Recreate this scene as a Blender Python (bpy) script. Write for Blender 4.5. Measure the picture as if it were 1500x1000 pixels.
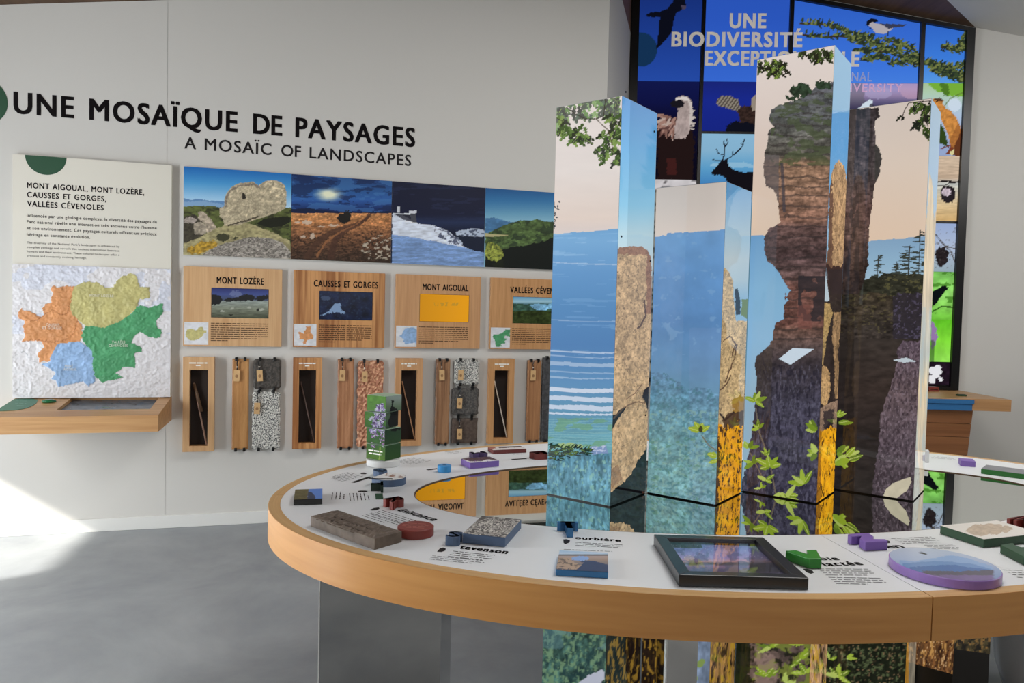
import bpy, bmesh, math, random
import numpy as np
from mathutils import Vector, Matrix
sc = bpy.context.scene
for o in list(bpy.data.objects): bpy.data.objects.remove(o)
# ------------------------------------------------------------------ camera, light, exposure
F, PITCH, ROLL, H = 1080.5, .0391, .0238, 1.55
FW = np.array([0, math.cos(PITCH), -math.sin(PITCH)])
_up = np.array([0, math.sin(PITCH), math.cos(PITCH)]); _rt = np.array([1., 0, 0])
RT = math.cos(ROLL)*_rt + math.sin(ROLL)*_up
UP = -math.sin(ROLL)*_rt + math.cos(ROLL)*_up
EYE = np.array([0, 0, H])
cam = bpy.data.cameras.new('camera'); cam.sensor_width = 36; cam.lens = 36*F/1500; cam.clip_start = .05
camo = bpy.data.objects.new('camera', cam); sc.collection.objects.link(camo)
camo.matrix_world = Matrix([[RT[0], UP[0], -FW[0], 0], [RT[1], UP[1], -FW[1], 0], [RT[2], UP[2], -FW[2], H], [0, 0, 0, 1]])
sc.camera = camo
sc.view_settings.view_transform = 'Standard'; sc.view_settings.look = 'None'
sc.view_settings.exposure = 0.0; sc.view_settings.gamma = 1; sc.view_settings.use_curve_mapping = False
w = bpy.data.worlds.new('sky'); sc.world = w; w.use_nodes = True
w.node_tree.nodes['Background'].inputs[0].default_value = (.72, .8, .9, 1)
w.node_tree.nodes['Background'].inputs[1].default_value = .8
sun = bpy.data.lights.new('sun', 'SUN'); sun.energy = 12.5; sun.angle = math.radians(1.9); sun.color = (1, .95, .86)
suno = bpy.data.objects.new('sun', sun); sc.collection.objects.link(suno)
suno.rotation_euler = Vector((.76, .65, -.607)).to_track_quat('-Z', 'Y').to_euler()
def area(name, loc, aim, sx, sy, e, col):
    l = bpy.data.lights.new(name, 'AREA'); l.shape = 'RECTANGLE'; l.size = sx; l.size_y = sy; l.energy = e; l.color = col
    o = bpy.data.objects.new(name, l); sc.collection.objects.link(o); o.location = loc
    o.rotation_euler = Vector(aim).to_track_quat('-Z', 'Y').to_euler(); return o
area('window_daylight', (-4.5, 1.80, 1.65), (1, .12, -.05), 1.0, 2.9, 185, (.93, .97, 1))
area('doorway_daylight', (-4.5, 3.9, .8), (1, -.1, .05), 2.4, 1.3, 32, (.86, .94, 1))
area('roof_light', (1.0, 3.0, 4.2), (0, 0, -1), 3.2, 1.6, 175, (1, .98, .95))
area('fill_behind', (1.5, -3.7, 2.2), (0, 1, -.05), 5.0, 1.6, 60, (1, .97, .93))  # added soft fill from behind the camera, no lamp stands there
area('far_wall_fill', (5.5, 4.6, 4.0), (-.25, .5, -1), 1.6, 2.0, 68, (1, .98, .95))  # added lamp without a fixture, brightens the far right wall
# ------------------------------------------------------------------ measuring (rays of the survey camera)
def proj(X):
    X = np.asarray(X, float)-EYE; d = X@FW
    return 750+F*(X@RT)/d, 500-F*(X@UP)/d
def ray(px, py): return FW+(px-750)/F*RT-(py-500)/F*UP
HM = .8954
def tab(px, py, h=0.):
    d = ray(px, py); t = (HM+h-H)/d[2]; return EYE+d*t
class Plane:
    def __init__(s, x, y, a):
        s.O = np.array([x, y, 0.]); s.a = a
        s.u = np.array([math.cos(a), math.sin(a), 0]); s.n = np.array([math.sin(a), -math.cos(a), 0])   # n: towards the room
    def W(s, a, off, z): return s.O+s.u*a+s.n*off+np.array([0, 0, z])
    def hit(s, px, py, off=0.):
        d = ray(px, py); P0 = s.O+s.n*off-EYE; t = (P0@s.n)/(d@s.n); X = EYE+d*t
        return (X-s.O)@s.u, X[2]
WA = Plane(0, 5.7507, .2789)
WB = Plane(4.333, 7.426, -.05)
# ------------------------------------------------------------------ colour and materials
def lin(c): c = np.asarray(c, float)/255.; return np.where(c <= .04045, c/12.92, ((c+.055)/1.055)**2.4)
def L4(c): l = lin(c); return (float(l[0]), float(l[1]), float(l[2]), 1)
MATS = {}
def mat(name, col, rough=.5, metal=0., spec=.5, emit=0., coat=0., bump=None, var=None):
    if name in MATS: return MATS[name]
    m = bpy.data.materials.new(name); m.use_nodes = True; nt = m.node_tree; b = nt.nodes['Principled BSDF']
    b.inputs['Base Color'].default_value = L4(col); b.inputs['Roughness'].default_value = rough
    b.inputs['Metallic'].default_value = metal; b.inputs['Specular IOR Level'].default_value = spec
    b.inputs['Coat Weight'].default_value = coat
    if emit: b.inputs['Emission Color'].default_value = L4(col); b.inputs['Emission Strength'].default_value = emit
    if var or bump:
        tc = nt.nodes.new('ShaderNodeTexCoord'); n = nt.nodes.new('ShaderNodeTexNoise')
        n.inputs['Scale'].default_value = (var or bump)[0]; n.inputs['Detail'].default_value = 6
        nt.links.new(tc.outputs['Object'], n.inputs['Vector'])
        if var:
            mx = nt.nodes.new('ShaderNodeMix'); mx.data_type = 'RGBA'
            r = nt.nodes.new('ShaderNodeMapRange'); r.inputs[1].default_value = .3; r.inputs[2].default_value = .7
            nt.links.new(n.outputs['Fac'], r.inputs[0]); nt.links.new(r.outputs[0], mx.inputs[0])
            mx.inputs[6].default_value = L4(col); mx.inputs[7].default_value = L4(var[1])
            nt.links.new(mx.outputs[2], b.inputs['Base Color'])
        if bump:
            bp = nt.nodes.new('ShaderNodeBump'); bp.inputs['Strength'].default_value = bump[1]; bp.inputs['Distance'].default_value = bump[2]
            nt.links.new(n.outputs['Fac'], bp.inputs['Height']); nt.links.new(bp.outputs[0], b.inputs['Normal'])
    MATS[name] = m; return m
def wood(name, c1, c2, axis='x', scale=1., rough=.45, figure=.5):
    if name in MATS: return MATS[name]
    m = bpy.data.materials.new(name); m.use_nodes = True; nt = m.node_tree; b = nt.nodes['Principled BSDF']
    tc = nt.nodes.new('ShaderNodeTexCoord'); mp = nt.nodes.new('ShaderNodeMapping')
    s = [26*scale]*3; s['xyz'.index(axis)] = 1.3*scale
    mp.inputs['Scale'].default_value = s
    n1 = nt.nodes.new('ShaderNodeTexNoise'); n1.inputs['Scale'].default_value = 1.; n1.inputs['Detail'].default_value = 5; n1.inputs['Distortion'].default_value = .6
    mp2 = nt.nodes.new('ShaderNodeMapping'); s2 = [110*scale]*3; s2['xyz'.index(axis)] = 4*scale; mp2.inputs['Scale'].default_value = s2
    n2 = nt.nodes.new('ShaderNodeTexNoise'); n2.inputs['Scale'].default_value = 1.
    for a_, b_ in ((mp, n1), (mp2, n2)):
        nt.links.new(tc.outputs['Object'], a_.inputs['Vector']); nt.links.new(a_.outputs[0], b_.inputs['Vector'])
    ad = nt.nodes.new('ShaderNodeMix'); ad.inputs[0].default_value = .35
    nt.links.new(n1.outputs['Fac'], ad.inputs[2]); nt.links.new(n2.outputs['Fac'], ad.inputs[3])
    cr = nt.nodes.new('ShaderNodeValToRGB'); e = cr.color_ramp.elements
    e[0].position = .5-.16/figure*.5; e[0].color = L4(c2); e[1].position = .5+.16/figure*.5; e[1].color = L4(c1)
    nt.links.new(ad.outputs[0], cr.inputs[0]); nt.links.new(cr.outputs[0], b.inputs['Base Color'])
    b.inputs['Roughness'].default_value = rough
    MATS[name] = m; return m
def print_mat(name, kb, ke, rough, coat=0., spec=.5):
    if name in MATS: return MATS[name]
    m = bpy.data.materials.new(name); m.use_nodes = True; nt = m.node_tree; b = nt.nodes['Principled BSDF']
    at = nt.nodes.new('ShaderNodeAttribute'); at.attribute_name = 'Col'
    v = nt.nodes.new('ShaderNodeVectorMath'); v.operation = 'SCALE'; v.inputs['Scale'].default_value = kb
    nt.links.new(at.outputs['Color'], v.inputs[0]); nt.links.new(v.outputs[0], b.inputs['Base Color'])
    if ke: nt.links.new(at.outputs['Color'], b.inputs['Emission Color']); b.inputs['Emission Strength'].default_value = ke
    b.inputs['Roughness'].default_value = rough; b.inputs['Coat Weight'].default_value = coat; b.inputs['Specular IOR Level'].default_value = spec
    MATS[name] = m; return m
BACKLIT = print_mat('backlit_photo_film', .05, .92, .7, 0, 0.)
LIGHTBOX = print_mat('backlit_film', .22, .80, .04)
SCREEN = print_mat('lit_screen', .06, .92, .15, 0, .12)
MATTE = print_mat('matte_print', 1.12, 0, .5, 0, .25)
FLOWP = print_mat('satin_print', .8, 0, .6, 0, .1)
GLOSSP = print_mat('gloss_print', 1.1, 0, .25)
PAINT_W = mat('white_wall_paint', (205, 203, 198), .75, spec=.2, bump=(60, .05, .002))
PANEL_W = mat('white_panel', (218, 214, 202), .5, spec=.3)
LAMIN = mat('white_laminate', (222, 224, 226), .38, spec=.4)
BLACK = mat('black_plastic', (14, 14, 15), .4)
INK = mat('black_ink', (24, 18, 20), .6, spec=.2)
INK_S = mat('dark_grey_ink', (62, 58, 58), .6, spec=.2)
INK_B = mat('brown_ink', (70, 45, 30), .6, spec=.2)
INK_G = mat('thin_grey_ink', (105, 105, 108), .6, spec=.2)
OAKX = wood('oak_along_x', (208, 166, 116), (178, 132, 84), 'x', 1, .42)
OAKZ = wood('oak_along_z', (208, 166, 116), (180, 134, 86), 'z', 1, .42)
ASHZ = wood('figured_ash', (205, 150, 95), (150, 95, 50), 'z', .55, .42, .9)
RIMW = wood('oak_rim', (196, 152, 98), (172, 126, 74), 'x', 1, .4)
BEECH = wood('pale_oak_fascia', (222, 176, 118), (196, 148, 92), 'x', .8, .38)
GREEN = mat('dark_green_paint', (16, 70, 42), .5)
MIRROR = mat('mirror', (222, 226, 222), .015, 1.)
MIRROR_D = mat('tinted_mirror', (186, 184, 180), .04, 1.)
# ------------------------------------------------------------------ objects
def setp(o, label=None, cat=None, group=None, kind=None):
    for k, v in (('label', label), ('category', cat), ('group', group), ('kind', kind)):
        if v: o[k] = v
    return o
def empty(name, loc, rz, label, cat, group=None):
    o = bpy.data.objects.new(name, None); sc.collection.objects.link(o)
    M = Matrix.Translation(Vector([float(c) for c in loc])) @ Matrix.Rotation(rz, 4, 'Z')
    o.location = M.to_translation(); o.rotation_euler = (0, 0, rz); ROOTM[o.name] = np.array(M.inverted()); return setp(o, label, cat, group)
ROOTM = {}
def inv_of(parent):
    while parent is not None:
        if parent.name in ROOTM: return ROOTM[parent.name]
        parent = parent.parent
    return None
def mk(name, V, Fc, m, parent=None, bevel=0, smooth=False, seg=2):
    V = np.asarray(V, float)
    R = inv_of(parent)
    if R is not None: V = V@R[:3, :3].T+R[:3, 3]
    me = bpy.data.meshes.new(name); me.from_pydata([tuple(v) for v in V], [], [tuple(f) for f in Fc]); me.validate()
    bm = bmesh.new(); bm.from_mesh(me); bmesh.ops.recalc_face_normals(bm, faces=bm.faces); bm.to_mesh(me); bm.free()
    me.materials.append(m)
    if smooth:
        for p in me.polygons: p.use_smooth = True
    o = bpy.data.objects.new(name, me); sc.collection.objects.link(o)
    if parent is not None: o.parent = parent
    if bevel:
        b = o.modifiers.new('bevel', 'BEVEL'); b.width = bevel; b.segments = seg; b.limit_method = 'ANGLE'; b.angle_limit = .7
    return o
BOXF = [(0, 1, 2, 3), (7, 6, 5, 4), (0, 4, 5, 1), (1, 5, 6, 2), (2, 6, 7, 3), (3, 7, 4, 0)]
def boxv(fr, s0, s1, o0, o1, z0, z1):
    return [fr.W(s, o, z) for z in (z0, z1) for s, o in ((s0, o0), (s1, o0), (s1, o1), (s0, o1))]
def box(name, fr, s0, s1, o0, o1, z0, z1, m, parent=None, bevel=0):
    return mk(name, boxv(fr, s0, s1, o0, o1, z0, z1), BOXF, m, parent, bevel)
class MB:
    def __init__(s): s.V = []; s.F = []
    def add(s, V, Fc):
        n = len(s.V); s.V += [tuple(v) for v in V]; s.F += [tuple(i+n for i in f) for f in Fc]; return s
    def box(s, fr, *a): return s.add(boxv(fr, *a), BOXF)
    def prism(s, P, d):
        n = len(P); d = np.asarray(d, float); P = [np.asarray(p, float) for p in P]
        return s.add(P+[p+d for p in P], [tuple(range(n)), tuple(range(2*n-1, n-1, -1))]+[(i, (i+1) % n, n+(i+1) % n, n+i) for i in range(n)])
    def tube(s, pts, r, k=8):
        pts = [np.asarray(p, float) for p in pts]; V = []; Fc = []
        for i, p in enumerate(pts):
            t = pts[min(i+1, len(pts)-1)]-pts[max(i-1, 0)]; t = t/np.linalg.norm(t)
            a = np.cross(t, [0, 0, 1.]) if abs(t[2]) < .9 else np.cross(t, [1., 0, 0]); a /= np.linalg.norm(a); b = np.cross(t, a)
            rr = r[i] if isinstance(r, (list, tuple)) else r
            V += [p+rr*(math.cos(q)*a+math.sin(q)*b) for q in np.linspace(0, 2*math.pi, k, endpoint=False)]
        for i in range(len(pts)-1):
            for j in range(k): Fc.append((i*k+j, i*k+(j+1) % k, (i+1)*k+(j+1) % k, (i+1)*k+j))
        Fc += [tuple(range(k)), tuple(range((len(pts)-1)*k, len(pts)*k))]
        return s.add(V, Fc)
    def lathe(s, c, prof, k=40):
        V = [(c[0]+r*math.cos(q), c[1]+r*math.sin(q), c[2]+z) for r, z in prof for q in np.linspace(0, 2*math.pi, k, endpoint=False)]
        n = len(prof); Fc = [(i*k+j, i*k+(j+1) % k, (i+1)*k+(j+1) % k, (i+1)*k+j) for i in range(n-1) for j in range(k)]
        Fc += [tuple(range(k)), tuple(range((n-1)*k, n*k))]
        return s.add(V, Fc)
    def make(s, name, m, parent=None, bevel=0, smooth=False): return mk(name, s.V, s.F, m, parent, bevel, smooth)
# ------------------------------------------------------------------ lettering
_gc = {}
def glyph(body, bold=0., ext=0., shear=0.):
    key = (body, bold, ext, shear)
    if key in _gc: return _gc[key]
    c = bpy.data.curves.new('lettering', 'FONT'); c.body = body; c.offset = bold; c.extrude = ext; c.resolution_u = 3; c.shear = shear
    c.fill_mode = 'BOTH'; c.space_character = 1.0 if len(body) < 3 else 1.14; c.space_word = 1.0
    o = bpy.data.objects.new('lettering', c); sc.collection.objects.link(o)
    dg = bpy.context.evaluated_depsgraph_get(); me = bpy.data.meshes.new_from_object(o.evaluated_get(dg))
    V = np.array([v.co[:] for v in me.vertices]) if len(me.vertices) else np.zeros((0, 3)); Fc = [tuple(p.vertices) for p in me.polygons]
    bpy.data.objects.remove(o); bpy.data.curves.remove(c); bpy.data.meshes.remove(me)
    _gc[key] = (V, Fc); return V, Fc
CAPH = glyph('H')[0][:, 1].max()
def text(name, body, A, B, up, cap, m, parent, bold=.0, lift=.0006, ext=0., shear=0., dil=0.):
    """lettering whose baseline runs from A to B, cap height cap, rising along up"""
    dil = dil or bold; V, Fc = glyph(body, 0., .5 if ext else 0., shear); A = np.asarray(A, float); B = np.asarray(B, float)
    ex = B-A; wd = np.linalg.norm(ex); ex = ex/wd; up = np.asarray(up, float); up = up-ex*(up@ex); up /= np.linalg.norm(up)
    nn = np.cross(ex, up); x0, x1 = V[:, 0].min(), V[:, 0].max()
    X = (V[:, 0]-x0)/(x1-x0)*wd; Yv = V[:, 1]/CAPH*cap; Z = V[:, 2]
    if dil:
        d = dil*cap; n = len(V); K = [(-d, -d*.6), (d, -d*.6), (-d, d*.6), (d, d*.6)]; X = X*(1-2*d/wd)+d
        Fc = [tuple(i+n*j for i in f) for j in range(len(K)) for f in Fc]; Z = np.tile(Z, len(K))
        X = np.concatenate([X+k[0] for k in K]); Yv = np.concatenate([Yv*(1-1.2*d/cap)+d*.6+k[1] for k in K])
    P = A+np.outer(X, ex)+np.outer(Yv, up)
    P = P+np.outer((Z+.5)*ext, nn) if ext else P+nn*lift
    return mk(name, P, Fc, m, parent, bevel=.0012 if ext else 0)
def greek(name, A, B, up, leading, n, m, parent, seed=1, hgt=.45, last=.6, lift=.0006):
    """rows of word-long strokes for print too small to read"""
    r = random.Random(seed); A = np.asarray(A, float); B = np.asarray(B, float)
    ex = B-A; wd = np.linalg.norm(ex); ex = ex/wd; up = np.asarray(up, float); up = up-ex*(up@ex); up /= np.linalg.norm(up); nn = np.cross(ex, up)
    V = []; Fc = []
    for i in range(n):
        x = 0; end = wd*(last if i == n-1 else 1.)
        while x < end:
            l = min(leading*hgt*r.choice([2, 3, 4, 5, 7, 9]), end-x)
            p = A+ex*x-up*leading*i+nn*lift; k = len(V)
            V += [p, p+ex*l, p+ex*l+up*leading*hgt, p+up*leading*hgt]; Fc.append((k, k+1, k+2, k+3)); x += l+leading*.3
    return mk(name, V, Fc, m, parent)
# ------------------------------------------------------------------ painter for printed pictures
_R = np.random.default_rng(7).random((256, 256))
def vnoise(x, y, seed=0):
    x = x+seed*17.31; y = y+seed*9.77; xi = np.floor(x).astype(int); yi = np.floor(y).astype(int)
    fx = x-xi; fy = y-yi; fx = fx*fx*(3-2*fx); fy = fy*fy*(3-2*fy)
    a = _R[xi & 255, yi & 255]; b = _R[(xi+1) & 255, yi & 255]; c = _R[xi & 255, (yi+1) & 255]; d = _R[(xi+1) & 255, (yi+1) & 255]
    return (a*(1-fx)+b*fx)*(1-fy)+(c*(1-fx)+d*fx)*fy
def fbm(x, y, seed=0, o=3):
    s = 0; a = .5; t = 0
    for i in range(o): s = s+a*vnoise(x*2**i, y*2**i, seed+i*3); t += a; a *= .55
    return s/t*2-1
class Pt:
    """paints the vertices of one printed panel; coordinates are those of the panel's survey sheet"""
    def __init__(s, X, Y): s.X = X; s.Y = Y; s.C = np.zeros((len(X), 3)); s.O(0, 0, 1)
    def O(s, ox, oy, k): s.x = (s.X-ox)*k; s.y = (s.Y-oy)*k; return s
    def n(s, sx, sy, seed=0, o=3): return fbm(s.x/sx, s.y/sy, seed, o)
    def put(s, mask, col, a=1.):
        col = np.asarray(col, float); c = col[mask] if col.ndim == 2 else col
        s.C[mask] = s.C[mask]*(1-a)+c*a
    def fill(s, col): s.C[:] = col
    def vg(s, stops, k=0.):
        ys = [q[0] for q in stops]; t = s.y-k*s.x
        return np.stack([np.interp(t, ys, [q[1][i] for q in stops]) for i in range(3)], 1)
    def vgrad(s, stops, k=0.): s.C[:] = s.vg(stops, k)
    def poly(s, pts, col=None, a=1., jit=0., js=8., seed=3):
        P = np.array(pts, float); x, y = s.x, s.y
        m = (x > P[:, 0].min()-jit-1) & (x < P[:, 0].max()+jit+1) & (y > P[:, 1].min()-jit-1) & (y < P[:, 1].max()+jit+1)
        idx = np.nonzero(m)[0]; X = x[idx]; Y = y[idx]
        if jit:
            X2 = X+jit*fbm(X/js, Y/js, seed); Y = Y+jit*fbm(X/js, Y/js, seed+5); X = X2
        ins = np.zeros(len(idx), bool); n = len(P)
        for i in range(n):
            x0, y0 = P[i]; x1, y1 = P[(i+1) % n]
            if y0 == y1: continue
            c = ((y0 > Y) != (y1 > Y)) & (X < (x1-x0)*(Y-y0)/(y1-y0)+x0); ins ^= c
        out = np.zeros(len(x), bool); out[idx[ins]] = True
        if col is not None: s.put(out, col, a)
        return out
    def ell(s, cx, cy, rx, ry, col=None, a=1., ang=0., jit=0., js=8., seed=3):
        c, q = math.cos(ang), math.sin(ang); dx = s.x-cx; dy = s.y-cy
        if jit: dx = dx+jit*fbm(s.x/js, s.y/js, seed); dy = dy+jit*fbm(s.x/js, s.y/js, seed+5)
        m = ((dx*c+dy*q)/rx)**2+((-dx*q+dy*c)/ry)**2 < 1
        if col is not None: s.put(m, col, a)
        return m
    def line(s, pts, w, col, a=1., w2=None, jit=0., js=10.):
        x, y = s.x, s.y
        if jit: x = x+jit*fbm(x/js, y/js, 5); y = y+jit*fbm(x/js, y/js, 9)
        m = np.zeros(len(x), bool); N = len(pts)-1
        for i in range(N):
            (x0, y0), (x1, y1) = pts[i], pts[i+1]; d2 = (x1-x0)**2+(y1-y0)**2+1e-9
            t = np.clip(((x-x0)*(x1-x0)+(y-y0)*(y1-y0))/d2, 0, 1)
            ww = w if w2 is None else w+(w2-w)*(i+t)/N
            m |= (x-x0-t*(x1-x0))**2+(y-y0-t*(y1-y0))**2 < (ww/2)**2
        s.put(m, col, a); return m
    def leaf(s, x, y, l, wd, ang, col, vein=None, lobes=0.):
        c, q = math.cos(ang), math.sin(ang); dx = s.x-x; dy = s.y-y; u = (dx*c+dy*q)/l; v = (-dx*q+dy*c)/wd
        uc = np.clip(u, 0, 1); prof = np.sqrt(np.clip(uc*(1-uc), 0, 1))*(1.3-.6*uc)
        if lobes: prof = prof*(1+.38*np.sin(u*lobes*6.283))
        m = (u > 0) & (u < 1) & (np.abs(v) < prof); s.put(m, col)
        if vein is not None: s.put(m & (np.abs(v) < .07), vein)
        return m
    def shade(s, m, amp, sx, sy, seed=0, o=3):
        nz = fbm(s.x[m]/sx, s.y[m]/sy, seed, o); s.C[m] *= (1+amp*nz)[:, None]
    def speck(s, m, col, thr, sx, sy, seed=0, a=.8):
        idx = np.nonzero(m)[0]; nz = fbm(s.x[idx]/sx, s.y[idx]/sy, seed, 3); k = idx[nz > thr]
        al = (a*np.clip((nz[nz > thr]-thr)/.14, 0, 1))[:, None]; s.C[k] = s.C[k]*(1-al)+np.array(col, float)*al
    def all(s): return np.ones(len(s.x), bool)
def gridmesh(name, P, nu, nv, paint, m, parent, relief=None):
    """P: (nv+1, nu+1, 3) world points"""
    Q = P.reshape(-1, 3); X, Y = proj(Q); pt = Pt(X, Y); paint(pt)
    col = np.ones((len(Q), 4)); col[:, :3] = lin(np.clip(pt.C, 0, 255))
    if relief is not None: Q = relief(Q, pt)
    R = inv_of(parent)
    if R is not None: Q = Q@R[:3, :3].T+R[:3, 3]
    me = bpy.data.meshes.new(name); me.vertices.add(len(Q)); me.vertices.foreach_set('co', Q.astype(np.float32).ravel())
    i, j = np.meshgrid(np.arange(nv), np.arange(nu), indexing='ij'); a = (i*(nu+1)+j).ravel()
    fc = np.stack([a, a+1, a+nu+2, a+nu+1], 1)
    me.loops.add(fc.size); me.loops.foreach_set('vertex_index', fc.ravel().astype(np.int32))
    me.polygons.add(len(fc)); me.polygons.foreach_set('loop_start', (np.arange(len(fc))*4).astype(np.int32))
    me.update(calc_edges=True)
    ca = me.color_attributes.new('Col', 'FLOAT_COLOR', 'POINT'); ca.data.foreach_set('color', col.astype(np.float32).ravel())
    me.materials.append(m)
    if relief is not None:
        for p in me.polygons: p.use_smooth = True
    o = bpy.data.objects.new(name, me); sc.collection.objects.link(o)
    if parent is not None: o.parent = parent
    return o
def panel(name, A, B, D, paint, m, parent, step=1.1, relief=None, nmax=800, C=None):
    """printed rectangle with corners A (lower left), B (lower right), D (upper left)"""
    A, B, D = (np.asarray(q, float) for q in (A, B, D)); C = B+D-A if C is None else np.asarray(C, float)
    X, Y = proj(np.array([A, B, C, D])); e = lambda i, j: math.hypot(X[i]-X[j], Y[i]-Y[j])
    nu = int(min(nmax, max(2, max(e(0, 1), e(3, 2))/step))); nv = int(min(nmax, max(2, max(e(0, 3), e(1, 2))/step)))
    u = np.linspace(0, 1, nu+1)[None, :, None]; v = np.linspace(0, 1, nv+1)[:, None, None]
    return gridmesh(name, A*(1-u)*(1-v)+B*u*(1-v)+D*(1-u)*v+C*u*v, nu, nv, paint, m, parent, relief)

# ------------------------------------------------------------------ room shell
XY = Plane(0, 0, 0.)
XL, XR, YB = -4.6, 9.2, -4.2
def ceil_left(x): return 3.439+.174*(x+3.33)
s0, z0 = WB.hit(1213, 0); s1, z1 = WB.hit(1428, 40)
CS = (z1-z0)/((s1-s0)*math.cos(WB.a)); CX, CZ = WB.W(s1, 0, 0)[0], z1
def ceil_right(x): return CZ+CS*(x-CX)
XRIDGE = .735
def ceil_z(x): return ceil_left(x) if x < XRIDGE else ceil_right(x)
A_end = .7390; a_left = (XL)/math.cos(WA.a)
floor_m = bpy.data.materials.new('polished_concrete'); floor_m.use_nodes = True
nt = floor_m.node_tree; b = nt.nodes['Principled BSDF']; tc = nt.nodes.new('ShaderNodeTexCoord')
n1 = nt.nodes.new('ShaderNodeTexNoise'); n1.inputs['Scale'].default_value = 1.1; n1.inputs['Detail'].default_value = 9; n1.inputs['Roughness'].default_value = .62; n1.inputs['Distortion'].default_value = .4
cr = nt.nodes.new('ShaderNodeValToRGB'); cr.color_ramp.elements[0].position = .36; cr.color_ramp.elements[0].color = L4((126, 131, 136)); cr.color_ramp.elements[1].position = .66; cr.color_ramp.elements[1].color = L4((156, 160, 163))
nt.links.new(tc.outputs['Object'], n1.inputs['Vector']); nt.links.new(n1.outputs['Fac'], cr.inputs[0]); nt.links.new(cr.outputs[0], b.inputs['Base Color'])
n2 = nt.nodes.new('ShaderNodeTexNoise'); n2.inputs['Scale'].default_value = 6; n2.inputs['Detail'].default_value = 6; nt.links.new(tc.outputs['Object'], n2.inputs['Vector'])
mr = nt.nodes.new('ShaderNodeMapRange'); mr.inputs[3].default_value = .3; mr.inputs[4].default_value = .5; nt.links.new(n2.outputs['Fac'], mr.inputs[0]); nt.links.new(mr.outputs[0], b.inputs['Roughness'])
setp(mk('floor', boxv(XY, XL-.3, XR+.3, -9, 4.5, -.12, 0), BOXF, floor_m), kind='structure')
TAUPE = mat('taupe_wall', (128, 114, 100), .8, spec=.2)
def wallpoly(name, fr, pts, th, m):
    """upright wall from (s, z) outline in the frame fr, thickness th behind its face"""
    mb = MB().prism([fr.W(a, 0, z) for a, z in pts], -fr.n*th); return setp(mb.make(name, m), kind='structure')
aw = lambda s: ceil_z(WA.W(s, 0, 0)[0])
wallpoly('wall_left', WA, [(a_left, 0), (A_end, 0), (A_end, aw(A_end)), (a_left, aw(a_left))], .12, PAINT_W)
sB0, _ = WB.hit(921.5, 144)
P0 = WA.W(A_end-.001, -.12, 0); P1 = WB.W(sB0, 0, 0); Pc = WA.W(A_end, 0, 0)
ra = math.atan2(P1[1]-Pc[1], P1[0]-Pc[0]); WR = Plane(Pc[0], Pc[1], ra); rl = np.linalg.norm((P1-Pc)[:2])
hz = aw(A_end)
zr1 = WR.hit(924, 38)[1]; zr0 = WR.hit(908.5, 0.5)[1]; zr_ = (zr0+zr1)/2
wallpoly('wall_return', WR, [(0.0, 0), (rl, 0), (rl, zr_), (0.0, zr_)], .1, PAINT_W)
wallpoly('trim_2', WR, [(0.0, zr_+.001), (rl, zr_+.001), (rl, ceil_right(P1[0])), (0.0, ceil_right(P0[0]))], .1, wood('dark_wood_cladding', (128, 94, 66), (100, 72, 48), 'y', .6, .6))
WT = Plane(XRIDGE, YB, math.pi/2)
wallpoly('trim_3', Plane(XRIDGE, Pc[1]+.1, -math.pi/2), [(0, ceil_left(XRIDGE)+.05), (Pc[1]+.1-YB, ceil_left(XRIDGE)+.05), (Pc[1]+.1-YB, ceil_right(XRIDGE)), (0, ceil_right(XRIDGE))], .1, MATS['dark_wood_cladding'])
bx = lambda s: ceil_z(WB.W(s, 0, 0)[0]); sr, _z = (XR-WB.O[0])/math.cos(WB.a), 0; srd = (XRIDGE-WB.O[0])/math.cos(WB.a)
wallpoly('wall_back', WB, [(sB0-.1, 0), (sr, 0), (sr, bx(sr)), (sB0-.1, ceil_right(WB.W(sB0-.1, 0, 0)[0]))], .15, PAINT_W)
WRT = Plane(XR, WB.W(sr, 0, 0)[1], -math.pi/2)
wallpoly('wall_right', WRT, [(0, 0), (WRT.O[1]-YB, 0), (WRT.O[1]-YB, ceil_z(XR)), (0, ceil_z(XR))], .15, PAINT_W)
WBK = Plane(XR, YB, math.pi)
wallpoly('wall_behind', WBK, [(0, 0), (XR-XL, 0), (XR-XL, ceil_left(XL)), (XR-XRIDGE, ceil_left(XRIDGE)), (XR-XRIDGE, ceil_right(XRIDGE)), (0, ceil_right(XR))], .15, TAUPE)
# unseen side wall; its sloping doorway opening is shaped to throw the sun patch
WS = Plane(XL, YB, math.pi/2); yA = WA.W(a_left, 0, 0)[1]-YB; hs = ceil_z(XL)
def sw(pts): return [WS.W(a-YB, 0, z) for a, z in pts]
side = MB(); W0, W1_ = 1.22, 2.30
for q in ([(YB, 0), (W0, 0), (W0, hs), (YB, hs)], [(W0, 3.14), (W1_, 3.14), (W1_, hs), (W0, hs)], [(W0, 0), (W1_, 0), (W1_, .15), (W0, .15)],
          [(W1_, 0), (2.40, 0), (2.40, 1.66), (2.40, hs), (W1_, hs)], [(2.40, 1.66), (yA+YB, 1.375), (yA+YB, hs), (2.40, hs)]):
    side.prism(sw(q), -WS.n*.15)
setp(side.make('wall_side', TAUPE), kind='structure')
wf = setp(MB().box(WS, W0-YB, W1_-YB, -.12, -.06, .15, .2).box(WS, W0-YB, W1_-YB, -.12, -.06, 3.09, 3.14).box(WS, W0-YB, W0+.05-YB, -.12, -.06, .2, 3.09).box(WS, W1_-.05-YB, W1_-YB, -.12, -.06, .2, 3.09).box(WS, W0-YB+.6, W0-YB+.65, -.12, -.06, .2, 3.09).make('window_1', mat('window_grey_frame', (70, 72, 76), .4)), kind='structure')
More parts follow.
